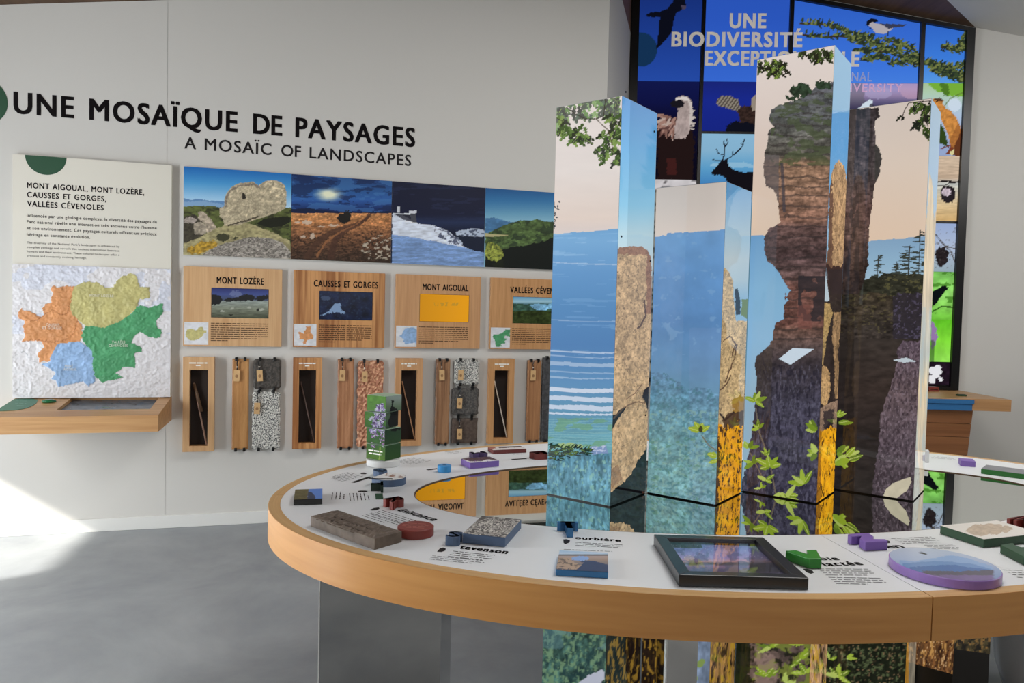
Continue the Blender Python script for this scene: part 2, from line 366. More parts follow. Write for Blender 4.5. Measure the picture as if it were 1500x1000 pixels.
pane = mk('pane', boxv(WS, W0+.05-YB, W1_-.05-YB, -.1, -.09, .2, 3.09), BOXF, mat('bright_sky_glass', (214, 228, 240), .2, emit=1.0), wf)
# wooden ceiling on both sides of the ridge, pale beyond a slanting line
WOODC = wood('dark_wood_boards', (104, 76, 54), (80, 56, 38), 'y', .6, .6)
def ceilpoly(name, pts, m, f=None):
    f = f or ceil_right; return setp(MB().prism([np.array([x, y, f(x)+.002]) for x, y in pts], (0, 0, .12)).make(name, m), kind='structure')
ceilpoly('ceiling', [(XL, YB), (XRIDGE, YB), (XRIDGE, 8.2), (XL, 8.2)], WOODC, ceil_left)
def onceil(px, py):
    d = ray(px, py); t = (ceil_right(0)-H)/(d[2]-CS*d[0]); return EYE+d*t
q1 = onceil(1428.5, 40); q2 = onceil(1387, 0); dq = (q2-q1)/np.linalg.norm(q2-q1); q3 = q1+dq*2.6; q0 = q1-dq*.35
ceilpoly('ceiling_right', [(XRIDGE, YB), (q3[0], YB), (q3[0], q3[1]), (q0[0], q0[1]), (q0[0], 8.2), (XRIDGE, 8.2)], WOODC)
ceilpoly('ceiling_pale', [(q3[0], YB), (XR, YB), (XR, 8.2), (q0[0], 8.2), (q0[0], q0[1]), (q3[0], q3[1])], PAINT_W)
# skirting and the fine upright joint in the wall
setp(box('baseboard_left', WA, a_left+.02, A_end, .0005, .015, .0005, .088, mat('white_skirting', (222, 222, 218), .45), bevel=.002), kind='structure')
sj, _ = WA.hit(242, 700)
setp(box('trim_1', WA, sj-.001, sj+.001, .0002, .0012, .089, aw(sj)-.01, mat('joint_grey', (176, 176, 172), .7)), kind='structure')
# ------------------------------------------------------------------ lettering on the long wall
def walltext(name, body, fr, x0, x1, z, cap, m, parent, off=0., bold=0., zz=None):
    return text(name, body, fr.W(x0, off, z), fr.W(x1, off, z if zz is None else zz), (0, 0, 1), cap, m, parent, bold)
def words(name, body, fr, x0, x1, z, cap, m, parent, off, bold):
    X = lambda t: (glyph(t)[0][:, 0].min(), glyph(t)[0][:, 0].max()); a, b_ = X(body); k = (x1-x0)/(b_-a); done = ''
    for wd in body.split(' '):
        e = X(done+wd)[1]; w0, w1 = X(wd); walltext(name, wd, fr, x0+(e-(w1-w0)-a)*k, x0+(e-a)*k, z, cap, m, parent, off, bold); done += wd+' '
r = empty('wall_title', WA.W(-3.38, 0, 2.757), WA.a, 'large black capitals UNE MOSAÏQUE DE PAYSAGES lettered across the white wall', 'lettering')
words('title_word', 'UNE MOSAÏQUE DE PAYSAGES', WA, -3.387, -.785, 2.7595, .140, INK, r, .001, .036)
r = empty('wall_subtitle', WA.W(-2.36, 0, 2.62), WA.a, 'smaller grey-black capitals A MOSAÏC OF LANDSCAPES under the big wall title', 'lettering')
words('subtitle_word', 'A MOSAÏC OF LANDSCAPES', WA, -2.367, -.812, 2.6195, .080, mat('charcoal_ink', (44, 40, 42), .6), r, .001, .02)
V = [WA.W(-3.5737+.155*math.cos(q), .001, 2.819+.155*math.sin(q)) for q in np.linspace(0, 2*math.pi, 49)[:-1]]
dot = MB().prism(V, WA.n*.001).make('wall_dot', GREEN); setp(dot, 'dark green round dot on the wall left of the big title', 'wall graphic')
# ------------------------------------------------------------------ intro panel with relief map
ip = empty('intro_panel', WA.W(-2.91, 0, .95), WA.a, 'tall white text panel with green half circle and coloured relief map at left', 'panel')
L, R_, T = -3.381, -2.4395, 2.493
zm = WA.hit(60, 387.5, .04)[1]
box('board', WA, L, R_, .002, .038, .9168, T, PANEL_W, ip, .001)
zc = WA.hit(67, 226.5, .04)[1]; c0 = WA.hit(36.6, 227, .04)[0]; c1 = WA.hit(97.5, 230.6, .04)[0]; cr_ = (c1-c0)/2
V = [WA.W((c0+c1)/2+cr_*math.cos(q), .0382, T-.001+cr_*math.sin(q)) for q in np.linspace(math.pi, 2*math.pi, 33)]
MB().prism(V, WA.n*.0006).make('half_circle', GREEN, ip)
def ptext(body, p0, p1, cap, m, bold, parent, off, fr=WA, name='heading'):
    a = fr.hit(*p0, off); b_ = fr.hit(*p1, off); z = (a[1]+b_[1])/2
    if name == 'heading': return words(name, body, fr, a[0], b_[0], z, cap, m, parent, off, bold)
    return walltext(name, body, fr, a[0], b_[0], z, cap, m, parent, off, bold)
ptext('MONT AIGOUAL, MONT LOZÈRE,', (39.6, 274.6), (210.9, 286), .036, INK, .03, ip, .0385)
ptext('CAUSSES ET GORGES,', (39.6, 288.6), (155.5, 295.6), .036, INK, .03, ip, .0385)
ptext('VALLÉES CÉVENOLES', (39.6, 302.6), (152, 307.6), .036, INK, .03, ip, .0385)
for i, (t, x1) in enumerate((('Influencée par une géologie complexe, la diversité des paysages du', 229.5), ('Parc national révèle une interaction très ancienne entre l’homme', 229.5),
        ('et son environnement. Ces paysages culturels offrent un précieux', 229.5), ('héritage en constante évolution.', 132))):
    y = 318+9.1*i; ptext(t, (39.3, y), (x1, y+.045*(x1-39)), .020, INK, .014, ip, .0385, name='body_text')
for i, (t, x1) in enumerate((('The diversity of the National Park’s landscapes is influenced by', 175), ('complex geology and reveals the ancient interaction between', 175),
        ('humans and their environment. These cultural landscapes offer a', 175), ('precious and constantly evolving heritage.', 127))):
    y = 356.8+6.3*i; ptext(t, (39.6, y), (x1, y+.04*(x1-39)), .0135, INK_S, 0., ip, .0385, name='body_text')
MAPR = [((105, 300), (125, 275), (150, 285), (190, 300), (235, 325), (250, 310), (240, 268), (290, 240), (300, 200), (288, 165), (300, 145), (330, 155), (420, 148), (412, 180), (400, 250), (405, 300), (440, 335), (470, 380), (465, 430), (455, 460), (330, 475), (300, 520), (285, 570), (225, 578), (215, 530), (250, 495), (245, 465), (210, 455), (130, 462), (145, 430), (132, 380), (140, 345), (105, 330)),
        ((420, 148), (470, 130), (545, 125), (600, 160), (640, 155), (680, 100), (740, 78), (775, 95), (785, 155), (845, 160), (848, 215), (785, 225), (775, 265), (735, 310), (680, 350), (590, 380), (480, 375), (440, 335), (405, 300), (400, 250), (412, 180)),
        ((480, 375), (590, 380), (680, 350), (735, 310), (785, 255), (830, 268), (920, 248), (925, 290), (885, 340), (890, 385), (915, 395), (905, 440), (850, 440), (790, 410), (760, 425), (740, 465), (800, 490), (795, 520), (760, 530), (765, 610), (690, 605), (655, 640), (698, 665), (640, 680), (580, 690), (540, 665), (525, 600), (520, 520), (470, 460), (460, 430)),
        ((330, 475), (455, 460), (500, 490), (522, 520), (525, 600), (540, 680), (505, 715), (470, 690), (400, 700), (330, 715), (320, 680), (290, 670), (320, 640), (270, 605), (235, 590), (285, 570), (300, 520))]
MAPC = [(200, 140, 92), (180, 173, 116), (76, 146, 100), (138, 168, 204)]
def paint_map(p):
    p.O(0, 380, 3.846); p.fill((206, 204, 206))
    blue = p.n(160, 120, 4) > .12; p.put(blue & (p.y < 420), (192, 198, 214), .6)
    for poly_, c in zip(MAPR, MAPC):
        m = p.poly(poly_, (240, 238, 226), jit=9, js=16); m2 = p.poly([(x*.985+500*.015, y*.985+400*.015) for x, y in poly_], None, jit=9, js=16)
        p.put(m, c); p.shade(m, .10, 60, 60, 3)
    p.line([(150, 345), (210, 345), (260, 310), (300, 285), (350, 310), (380, 300), (385, 265), (415, 200)], 4, (140, 84, 50), .8, jit=10)
    p.line([(140, 460), (200, 450), (300, 465), (340, 460), (400, 440), (430, 380), (440, 340)], 4, (150, 92, 56), .7, jit=10)
    p.line([(80, 545), (140, 520), (200, 580), (180, 640)], 3, (150, 152, 156), .7, jit=12)
def relief_map(Q, p):
    inside = np.zeros(len(p.x))
    for poly_ in MAPR: inside[p.poly(poly_, None, jit=9, js=16)] = 1
    n1 = 1-np.abs(p.n(60, 40, 12, 4)); n2 = 1-np.abs(p.n(22, 16, 5, 2))
    h = .007*n1*n1+.004*n2+.004*inside; return Q+WA.n*h[:, None]
panel('relief_map', WA.W(L, .0395, .9172), WA.W(R_-.001, .0395, .9172), WA.W(L, .0395, zm), paint_map, MATTE, ip, .9, relief_map)
for t, a_, b_ in (('MONT LOZÈRE', (505, 208), (640, 214)), ('CAUSSES', (260, 374), (335, 376)), ('ET GORGES', (240, 392), (348, 394)), ('VALLÉES', (630, 470), (705, 472)), ('CÉVENOLES', (612, 490), (720, 492)), ('MONT', (365, 606), (412, 607)), ('AIGOUAL', (358, 624), (432, 625))):
    ptext(t, (a_[0]/3.846, 380+a_[1]/3.846), (b_[0]/3.846, 380+b_[1]/3.846), .017, mat('white_ink', (238, 236, 228), .6), .02, ip, .063, name='map_name')
# slanted oak shelf under the map
sh = empty('map_shelf', WA.W(-3.2, 0, .85), WA.a, 'slanted oak shelf with green leaf plaque and sunken screen under the relief map', 'shelf')
SL, SR, SP = WA.hit(20.5, 576, .04)[0]-.0, -2.437, .50; ZB, ZF, ZU = .911, .856, .752
zt = lambda o: ZB+(ZF-ZB)*(o-.04)/(SP-.04)
sc0, sc1 = WA.hit(107.3, 579.6, .1)[0], None
def shelf_top(px, py, h=0.):   # hit on the slanted top
    d = ray(px, py); k = (ZF-ZB)/(SP-.04); n = np.array([-k*WA.n[0], -k*WA.n[1], 1.]); P = WA.W(0, .04, ZB+h)-EYE; t = (P@n)/(d@n); X = EYE+d*t
    return (X-WA.O)@WA.u, (X-WA.O)@WA.n
q = [shelf_top(107.3, 579.6), shelf_top(233.3, 579.2), shelf_top(221.2, 599.6), shelf_top(84.9, 599.6)]
ra0, ra1 = (q[0][0]+q[3][0])/2, (q[1][0]+q[2][0])/2; ro0, ro1 = (q[0][1]+q[1][1])/2, (q[2][1]+q[3][1])/2
body = MB()
def slab_piece(a0, a1, o0, o1, zb=None):
    V = [WA.W(a, o, zz) for zz in (0, 1) for a, o in ((a0, o0), (a1, o0), (a1, o1), (a0, o1))]
    V = [WA.W(a, o, ZU if zb is None else zb) for a, o in ((a0, o0), (a1, o0), (a1, o1), (a0, o1))]+[WA.W(a, o, zt(o)) for a, o in ((a0, o0), (a1, o0), (a1, o1), (a0, o1))]
    body.add(V, BOXF)
slab_piece(SL, ra0, .001, SP); slab_piece(ra1, SR, .001, SP); slab_piece(ra0, ra1, .001, ro0); slab_piece(ra0, ra1, ro1, SP)
body.make('oak_body', wood('oak_shelf', (205, 162, 112), (172, 126, 80), 'x', .7, .42), sh)
V = [WA.W(a, o, zt(o)-.022-dz) for dz in (.01, 0) for a, o in ((ra0, ro0), (ra1, ro0), (ra1, ro1), (ra0, ro1))]
mk('screen_tray', V, BOXF, mat('brown_tray', (70, 48, 36), .5), sh)
def paint_slate(p): p.O(0, 560, 5.357); p.fill((92, 98, 106)); p.shade(p.all(), .22, 60, 18, 3); m = p.n(90, 25, 8) > .2; p.put(m, (74, 92, 112), .7); p.ell(830, 197, 30, 5, (52, 110, 84))
panel('screen', WA.W(ra0+.002, ro1, zt(ro1)-.0205), WA.W(ra1-.002, ro1, zt(ro1)-.0205), WA.W(ra0+.002, ro0, zt(ro0)-.0205), paint_slate, GLOSSP, sh)
lf = [(110, 85), (150, 78), (190, 84), (240, 93), (280, 112), (299, 137), (285, 165), (240, 192), (190, 208), (120, 220), (0, 226), (-140, 228), (-120, 215)]
LP = [shelf_top(x/5.357, 560+y/5.357) for x, y in lf]; LP = [(max(a, SL+.004), min(max(o, .045), SP-.005)) for a, o in LP]
pl = MB().prism([WA.W(a, o, zt(o)+.0006) for a, o in LP], (0, 0, .002)).make('leaf_plaque', mat('teal_green', (60, 122, 96), .45), sh)
for i in range(6):
    a_ = shelf_top(14+2*i, 577.5+3.4*i); b__ = shelf_top(43-1.2*i, 577.7+3.4*i)
    if i < 2: a_ = shelf_top(22, 577.5+3.4*i)
    greek('plaque_text', WA.W(max(a_[0], SL+.03), a_[1], zt(a_[1])+.0028), WA.W(b__[0], b__[1], zt(b__[1])+.0028), -WA.n, .02, 1, mat('pale_green_ink', (170, 205, 188), .6), sh, i, .3, 1)
a_, o_ = shelf_top(71.9, 588.8)
MB().lathe(WA.W(a_, o_, zt(o_)-.001), [(.036, 0), (.041, .006), (.039, .014), (.02, .020), (.0005, .021)]).make('push_button', mat('glossy_green', (22, 104, 62), .15), sh, smooth=True)
# ------------------------------------------------------------------ strip of four landscape photographs
def s_rock(p):
    p.O(250, 230, 3.4486); p.vgrad([(40, (28, 98, 172)), (120, (70, 145, 200)), (200, (150, 192, 222)), (230, (178, 205, 226))], .05)
    p.poly([(64, 208), (110, 214), (150, 210), (200, 222), (270, 222), (270, 262), (64, 250)], (92, 132, 176), jit=4, js=12); p.poly([(64, 225), (170, 222), (270, 238), (270, 262), (64, 256)], (136, 168, 200), .7, jit=5)
    m = p.poly([(64, 248), (200, 246), (300, 262), (620, 255), (620, 520), (60, 520)], (84, 92, 50), jit=2); p.shade(m, .35, 30, 12, 2); p.speck(m, (44, 46, 30), .15, 22, 14, 4)
    for q_, c in (([(64, 300), (120, 290), (160, 310), (170, 400), (64, 440)], (60, 56, 46)), ([(68, 310), (100, 300), (135, 312), (120, 335), (70, 332)], (150, 140, 132)), ([(138, 278), (165, 275), (200, 310), (226, 352), (226, 385), (190, 393), (176, 372), (185, 345), (140, 310)], (165, 152, 134)), ([(116, 335), (150, 326), (184, 345), (178, 390), (118, 392)], (150, 140, 124))):
        m = p.poly(q_, c, jit=5, js=12); p.shade(m, .4, 10, 8, 5)
    m = p.poly([(65, 440), (150, 400), (250, 350), (340, 333), (400, 335), (530, 385), (600, 425), (612, 515), (60, 515)], (150, 142, 104), jit=6, js=20); p.shade(m, .35, 18, 10, 6)
    m2 = p.poly([(80, 470), (150, 425), (230, 420), (240, 450), (190, 470), (120, 490)], None, jit=14, js=16); p.put(m2, (158, 124, 40), .9); p.shade(m2, .5, 10, 8, 1)
    for q_ in ((265, 405, 34, 20), (330, 410, 14, 7)): p.ell(*q_, (58, 58, 40), jit=8, js=10)
    m = p.poly([(160, 490), (230, 450), (310, 425), (400, 404), (500, 408), (560, 430), (610, 480), (612, 515), (150, 515)], (140, 134, 126), jit=5, js=16); p.shade(m, .55, 9, 5, 7); p.speck(m, (70, 66, 60), .25, 7, 4, 8)
    p.poly([(430, 335), (470, 312), (560, 300), (605, 305), (604, 330), (560, 350), (500, 358)], (30, 32, 22), jit=3)
    m = p.poly([(272, 345), (262, 310), (248, 300), (248, 258), (268, 250), (272, 210), (285, 178), (305, 152), (350, 130), (415, 124), (445, 143), (470, 124), (500, 117), (545, 120), (575, 138), (586, 180), (582, 258), (530, 285), (440, 312), (340, 345)], (172, 160, 134), jit=3, js=14)
    p.shade(m, .22, 20, 14, 9); p.shade(m, .3, 6, 5, 10); p.line([(280, 250), (278, 210), (300, 170), (345, 145), (420, 137), (448, 155)], 9, (96, 84, 80), .6, jit=6)
    p.poly([(360, 178), (375, 185), (382, 210), (362, 212)], (40, 34, 30)); p.line([(290, 345), (380, 322), (440, 300)], 8, (50, 44, 34), .8, jit=4)
    m = p.poly([(470, 130), (540, 122), (575, 145), (584, 200), (560, 230), (500, 190)], None); p.shade(m, .35, 14, 10, 3)
def s_causse(p):
    p.O(250, 230, 3.4486); p.vgrad([(80, (24, 48, 96)), (170, (40, 84, 140)), (215, (46, 92, 160)), (262, (22, 44, 96))])
    nz = p.n(110, 26, 3, 4); p.put(nz > .12, (64, 112, 168), .6); p.put(nz < -.15, (20, 36, 74), .65)
    g = np.exp(-((p.x-800)/60)**2-((p.y-190)/30)**2+.5*nz); p.C += (np.array([225, 228, 200])-p.C)*np.clip(g*1.25-.15, 0, 1)[:, None]
    m = p.poly([(600, 262), (700, 258), (760, 268), (850, 276), (1000, 278), (1130, 272), (1130, 300), (600, 290)], (18, 30, 60), jit=2)
    m = p.y > 284+p.n(90, 40, 8)*3+(p.x-610)*-.0; col = p.vg([(280, (190, 134, 84)), (330, (168, 114, 72)), (390, (120, 82, 56)), (450, (84, 58, 42)), (520, (62, 46, 36))]); p.put(m, col)
    p.shade(m, .35, 40, 8, 5); p.shade(m, .5, 9, 5, 6); p.speck(m & (p.y > 380), (42, 30, 22), .2, 10, 7, 4)
    p.line([(1000, 285), (985, 320), (900, 350), (800, 385), (740, 430), (690, 500)], 10, (74, 50, 38), .75, 34, jit=6); p.line([(1010, 290), (960, 335), (880, 370), (830, 420), (810, 500)], 8, (70, 46, 36), .75, 40, jit=6)
    p.line([(990, 300), (930, 345), (850, 380), (780, 430), (740, 500)], 4, (156, 104, 66), .7, 12, jit=6)
    p.ell(880, 305, 34, 26, (28, 26, 24), jit=14, js=12); p.ell(895, 288, 18, 16, (30, 28, 26), jit=10)
    m = p.poly([(960, 470), (975, 430), (1040, 395), (1120, 405), (1120, 520), (1000, 520)], None, jit=12, js=20); p.speck(m, (186, 176, 158), .05, 14, 9, 3, .9); p.speck(m, (50, 40, 34), .32, 9, 6, 5)
    for q_ in ((668, 402, 12, 7), (716, 400, 12, 14), (690, 330, 26, 10), (640, 330, 14, 6), (820, 345, 30, 5), (760, 352, 18, 4)): p.ell(*q_, (198, 180, 162), .85, jit=6, js=8)
def s_snow(p):
    p.O(560, 230, 3.4467); p.vgrad([(120, (18, 22, 46)), (290, (16, 22, 50)), (330, (30, 44, 78)), (380, (14, 20, 44))]); p.put(p.n(120, 14, 5) > .25, (34, 44, 76), .5)
    m = p.poly([(370, 378), (410, 366), (460, 358), (500, 364), (530, 378), (530, 450), (380, 440)], (176, 188, 206), jit=4, js=12); p.speck(m, (50, 58, 80), .12, 14, 9, 4)
    m = p.poly([(375, 395), (430, 400), (530, 405), (530, 480), (420, 460)], (22, 30, 50), jit=8, js=14)
    m = p.poly([(50, 288), (100, 290), (150, 318), (180, 336), (260, 346), (330, 372), (370, 405), (400, 445), (470, 480), (530, 500), (530, 580), (50, 580)], (208, 216, 230), jit=3, js=12); p.shade(m, .18, 30, 8, 3)
    m2 = p.poly([(250, 350), (330, 372), (380, 415), (390, 445), (350, 440), (280, 400)], None, jit=8); p.speck(m2, (60, 66, 90), .0, 16, 9, 6, .85)
    m = p.poly([(50, 392), (140, 402), (260, 425), (380, 448), (530, 488), (530, 580), (50, 580)], (118, 148, 194), jit=4, js=24); p.shade(m, .22, 60, 8, 7); p.shade(m, .15, 12, 4, 9)
    p.poly([(76, 250), (88, 250), (90, 280), (74, 280)], (196, 200, 208)); p.poly([(140, 272), (170, 272), (172, 332), (146, 330)], (70, 72, 80)); p.poly([(136, 270), (172, 270), (172, 284), (136, 284)], (200, 204, 212))
    p.poly([(58, 286), (140, 292), (146, 322), (110, 318)], (40, 40, 50), .8); p.line([(55, 284), (140, 288)], 5, (220, 224, 230)); p.line([(115, 326), (175, 332)], 4, (230, 232, 236))
def s_valley(p):
    p.O(560, 230, 3.4467); p.vgrad([(150, (22, 78, 132)), (220, (50, 112, 162)), (320, (128, 176, 198))])
    m = p.poly([(520, 308), (560, 304), (600, 316), (660, 330), (700, 345), (700, 420), (520, 420)], (70, 116, 158), jit=3); p.shade(m, .2, 20, 10, 3)
    m = p.poly([(520, 388), (580, 360), (640, 335), (700, 318), (740, 322), (782, 312), (820, 324), (870, 326), (1100, 300), (1100, 580), (520, 580)], (72, 92, 52), jit=3, js=14); p.shade(m, .45, 30, 18, 5); p.shade(m, .35, 10, 7, 6)
    p.put(m & (p.n(40, 26, 11) > .1) & (p.y < 450), (38, 52, 36), .7)
    m = p.poly([(520, 385), (560, 388), (640, 395), (560, 402), (520, 400)], (176, 168, 124), jit=3)
    p.poly([(520, 480), (620, 462), (700, 450), (790, 430), (870, 405), (1100, 380), (1100, 600), (520, 600)], (14, 20, 16), jit=8, js=22)
    m = p.poly([(520, 470), (535, 430), (570, 436), (610, 470), (612, 500), (585, 530), (545, 520), (520, 500)], (142, 150, 66), jit=8, js=12); p.shade(m, .5, 9, 9, 4); p.speck(m, (60, 72, 34), .2, 8, 8, 2)
    p.poly([(555, 540), (585, 520), (615, 520), (612, 560), (570, 565)], (24, 30, 18), jit=8)
for k, (fn, lb) in enumerate(((s_rock, 'landscape photo of a huge round granite boulder, first of the wall strip'), (s_causse, 'landscape photo of rutted track over orange moor under stormy blue sky'),
        (s_snow, 'landscape photo of snowy slope under near-black sky'), (s_valley, 'landscape photo of dark green mountain valley, partly behind the tall columns'))):
    a0 = -2.368+.708*k; r = empty('landscape_photo', WA.W(a0+.354, 0, 1.894), WA.a, lb, 'photograph', 'landscape photographs in the wall strip')
    box('backing_board', WA, a0+.0007, a0+.7073, .001, .018, 1.894, 2.4955, mat('white_backing', (215, 215, 210), .5), r)
    panel('print', WA.W(a0+.0007, .0187, 1.894), WA.W(a0+.7073, .0187, 1.894), WA.W(a0+.0007, .0187, 2.4955), fn, MATTE, r, 1.0)

# ------------------------------------------------------------------ four stations on the long wall
ST = ['MONT LOZÈRE', 'CAUSSES ET GORGES', 'MONT AIGOUAL', 'VALLÉES CÉVENOLES']; TX = [(.33, .81), (.215, .92), (.31, .85), (.24, .97)]
WOODS = [wood('pale_oak_board', (214, 174, 128), (194, 150, 104), 'z', 1, .42), ASHZ, wood('beech_board', (206, 158, 112), (184, 136, 92), 'z', 1.2, .42), wood('light_oak_board', (204, 154, 104), (180, 130, 82), 'z', 1.4, .42)]
def scr1(p):
    p.O(230, 380, 6.668); p.vgrad([(275, (34, 40, 92)), (340, (58, 72, 128)), (400, (60, 70, 90))]); p.ell(770, 335, 60, 30, (120, 130, 160), .5, jit=20)
    m = p.poly([(520, 410), (700, 400), (1100, 400), (1100, 590), (520, 590)], None); p.put(m, p.vg([(400, (132, 142, 138)), (480, (112, 118, 104)), (580, (62, 66, 52))])); p.shade(m, .25, 60, 10, 3)
    for q in ([(520, 350), (560, 335), (610, 350), (640, 390), (610, 435), (520, 450)], [(640, 400), (700, 370), (760, 375), (840, 345), (880, 335), (940, 355), (980, 390), (900, 402), (700, 412)], [(970, 360), (1090, 345), (1090, 385), (1010, 410), (975, 395)]): p.poly(q, (22, 24, 28), jit=12, js=14)
    for q in ((735, 478), (640, 505), (1010, 495), (900, 470), (1030, 485)): p.ell(*q, 20, 9, (158, 162, 150), .8, jit=5)
    p.ell(720, 540, 26, 8, (30, 32, 26), jit=8); p.ell(985, 490, 14, 14, (40, 44, 40), jit=5)
def scr2(p):
    p.O(250, 230, 3.4486); p.fill((18, 26, 48)); p.shade(p.all(), .5, 30, 20, 4); p.speck(p.all(), (36, 52, 76), .3, 12, 9, 2, .6)
    p.poly([(830, 740), (858, 738), (862, 770), (882, 790), (830, 782), (752, 802), (800, 775)], (128, 156, 190), .85, jit=7); p.ell(785, 710, 24, 10, (74, 90, 116), .6, jit=8)
def scr3(p):
    p.O(560, 230, 3.4467); p.fill((214, 146, 26)); p.C *= (1+.06*np.clip((p.x-310)/130, -1, 1))[:, None]
    m = (np.abs(p.y-742) < 9) & (p.x > 240) & (p.x < 385) & (p.n(7, 30, 3) > .1); p.put(m, (150, 130, 60), .5)
def scr4(p):
    p.O(560, 230, 3.4467); p.vgrad([(705, (92, 140, 170)), (730, (140, 176, 190)), (745, (60, 92, 100))])
    m = p.y > 742+p.n(50, 20, 3)*8; p.put(m, (52, 78, 66)); p.poly([(740, 750), (780, 738), (830, 745), (900, 735), (960, 750), (960, 770), (860, 766), (800, 775), (775, 768)], (112, 160, 190), jit=6)
    m = p.y > 775+p.n(40, 20, 5)*8; p.put(m, (46, 56, 30)); p.shade(p.y > 745, .45, 16, 10, 6)
SCR = [scr1, scr2, scr3, scr4]
def mini(k):
    def f(p):
        p.O(230, 380, 6.668); p.fill((206, 208, 212)); p.shade(p.all(), .08, 40, 30, k)
        sx = [0, 1071, 2078, 2985][k]; sy = [0, 16, 17, 28][k]; p.x = (p.x-sx*1.0); p.y = p.y-sy
        q = MAPR[[1, 0, 3, 2][k]]; xs = [a for a, _ in q]; ys = [b for _, b in q]
        K = min(200/(max(xs)-min(xs)), 175/(max(ys)-min(ys))); cx, cy = (max(xs)+min(xs))/2, (max(ys)+min(ys))/2
        C = [(382, 722), (382, 722), (382, 728), (385, 738)][k]
        m = p.poly([(C[0]+(a-cx)*K, C[1]+(b-cy)*K) for a, b in q], MAPC[[1, 0, 3, 2][k]], jit=3); p.shade(m, .15, 20, 14, 2)
    return f
PALE = ['first', 'second', 'third', 'fourth']
AD = ['pale oak board under the boulder photo', 'strongly figured board under the orange moor photo', 'reddish-brown board under the snow photo', 'light board half hidden by the tall columns']
for k in range(4):
    a0 = -2.364+.7255*k; W_ = .6475; z0, z1 = 1.2675, 1.816
    r = empty('info_board', WA.W(a0+W_/2, 0, z0), WA.a, 'wooden info board %s, a %s' % (ST[k], AD[k]), 'info board', 'wooden info boards in a row')
    box('wooden_plate', WA, a0, a0+W_, .001, .028, z0, z1, WOODS[k], r, .0015)
    cap = .050; zt_ = z1-.112
    words('heading', ST[k], WA, a0+TX[k][0]*W_, a0+TX[k][1]*W_, zt_, cap*.92, INK, r, .0285, .028)
    sx0, sx1, sz0, sz1 = a0+.28*W_, a0+.858*W_, z0+.202, z0+.405
    box('screen_bezel', WA, sx0-.002, sx1+.002, .0282, .0292, sz0-.002, sz1+.002, BLACK, r)
    panel('screen', WA.W(sx0, .0298, sz0), WA.W(sx1, .0298, sz0), WA.W(sx0, .0298, sz1), SCR[k], SCREEN, r, 1.0)
    panel('mini_map', WA.W(a0+.012*W_, .0288, z0+.010), WA.W(a0+.25*W_, .0288, z0+.010), WA.W(a0+.012*W_, .0288, z0+.165), mini(k), MATTE, r, .8)
    for c, (x0, x1) in enumerate(((.275, .565), (.578, .858))):
        greek('text_column', WA.W(a0+x0*W_, .0282, z0+.157), WA.W(a0+x1*W_, .0282, z0+.157), (0, 0, 1), .0150, 9-c, INK_B, r, k*7+c, .34)
    # niche box with a leaning rod
    n0, n1 = a0+.003+(.0 if k else 0), a0+.003+.200; o1 = .062; w_ = .198
    n0 = WA.hit([267.6, 428.6, 579.0, 716.0][k], 590, o1)[0]; n1 = n0+.2; za, zb = .537, 1.193
    r = empty('display_niche', WA.W(n0+.1, 0, za), WA.a, ['narrow wooden wall niche with tilted rod, leftmost of four, below MONT LOZÈRE', 'narrow wooden wall niche in striped ash with thin rod, below CAUSSES ET GORGES', 'narrow wooden wall niche with thin rod, just behind the green flower blocks', 'narrow wooden wall niche with pale rod, nearest the tall columns'][k], 'wall niche', 'wooden niches with rods')
    zl, zh = za+.040, zb-.088; xl, xr = n0+.042, n1-.040
    for nm, q in (('side_board', (n0, xl, za, zb)), ('side_board', (xr, n1, za, zb)), ('top_board', (xl, xr, zh, zb)), ('bottom_board', (xl, xr, za, zl))):
        box(nm, WA, q[0], q[1], .001, o1, q[2], q[3], WOODS[k], r, .0008)
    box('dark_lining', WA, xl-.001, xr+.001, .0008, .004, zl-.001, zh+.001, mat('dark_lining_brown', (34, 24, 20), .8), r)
    rc = [(150, 120, 104), (92, 74, 68), (170, 128, 96), (214, 204, 190)][k]
    MB().tube([WA.W(xl+.012+(.008 if k == 0 else 0), .010, zh-.088 if k else zh-.095), WA.W(xr-.006, .050, zl+.004)], .0045 if k else .006, 8).make('rod', mat('rod_%d' % k, rc, .4), r, smooth=True)
    if k == 0: MB().tube([WA.W(xl+.024, .02, zh-.10), WA.W(xr-.040, .036, zl+.235)], .010, 8).make('rod_sleeve', mat('sleeve_brown', (92, 70, 50), .5), r, smooth=True)
    for i in range(2): greek('niche_text', WA.W(n0+(.04, .082)[i], o1+.0004, zb-.045-.017*i), WA.W(n1-(.045, .088)[i], o1+.0004, zb-.045-.017*i), (0, 0, 1), .016, 1, mat('white_ink', (238, 236, 228), .6), r, k+9*i, .55, 1)
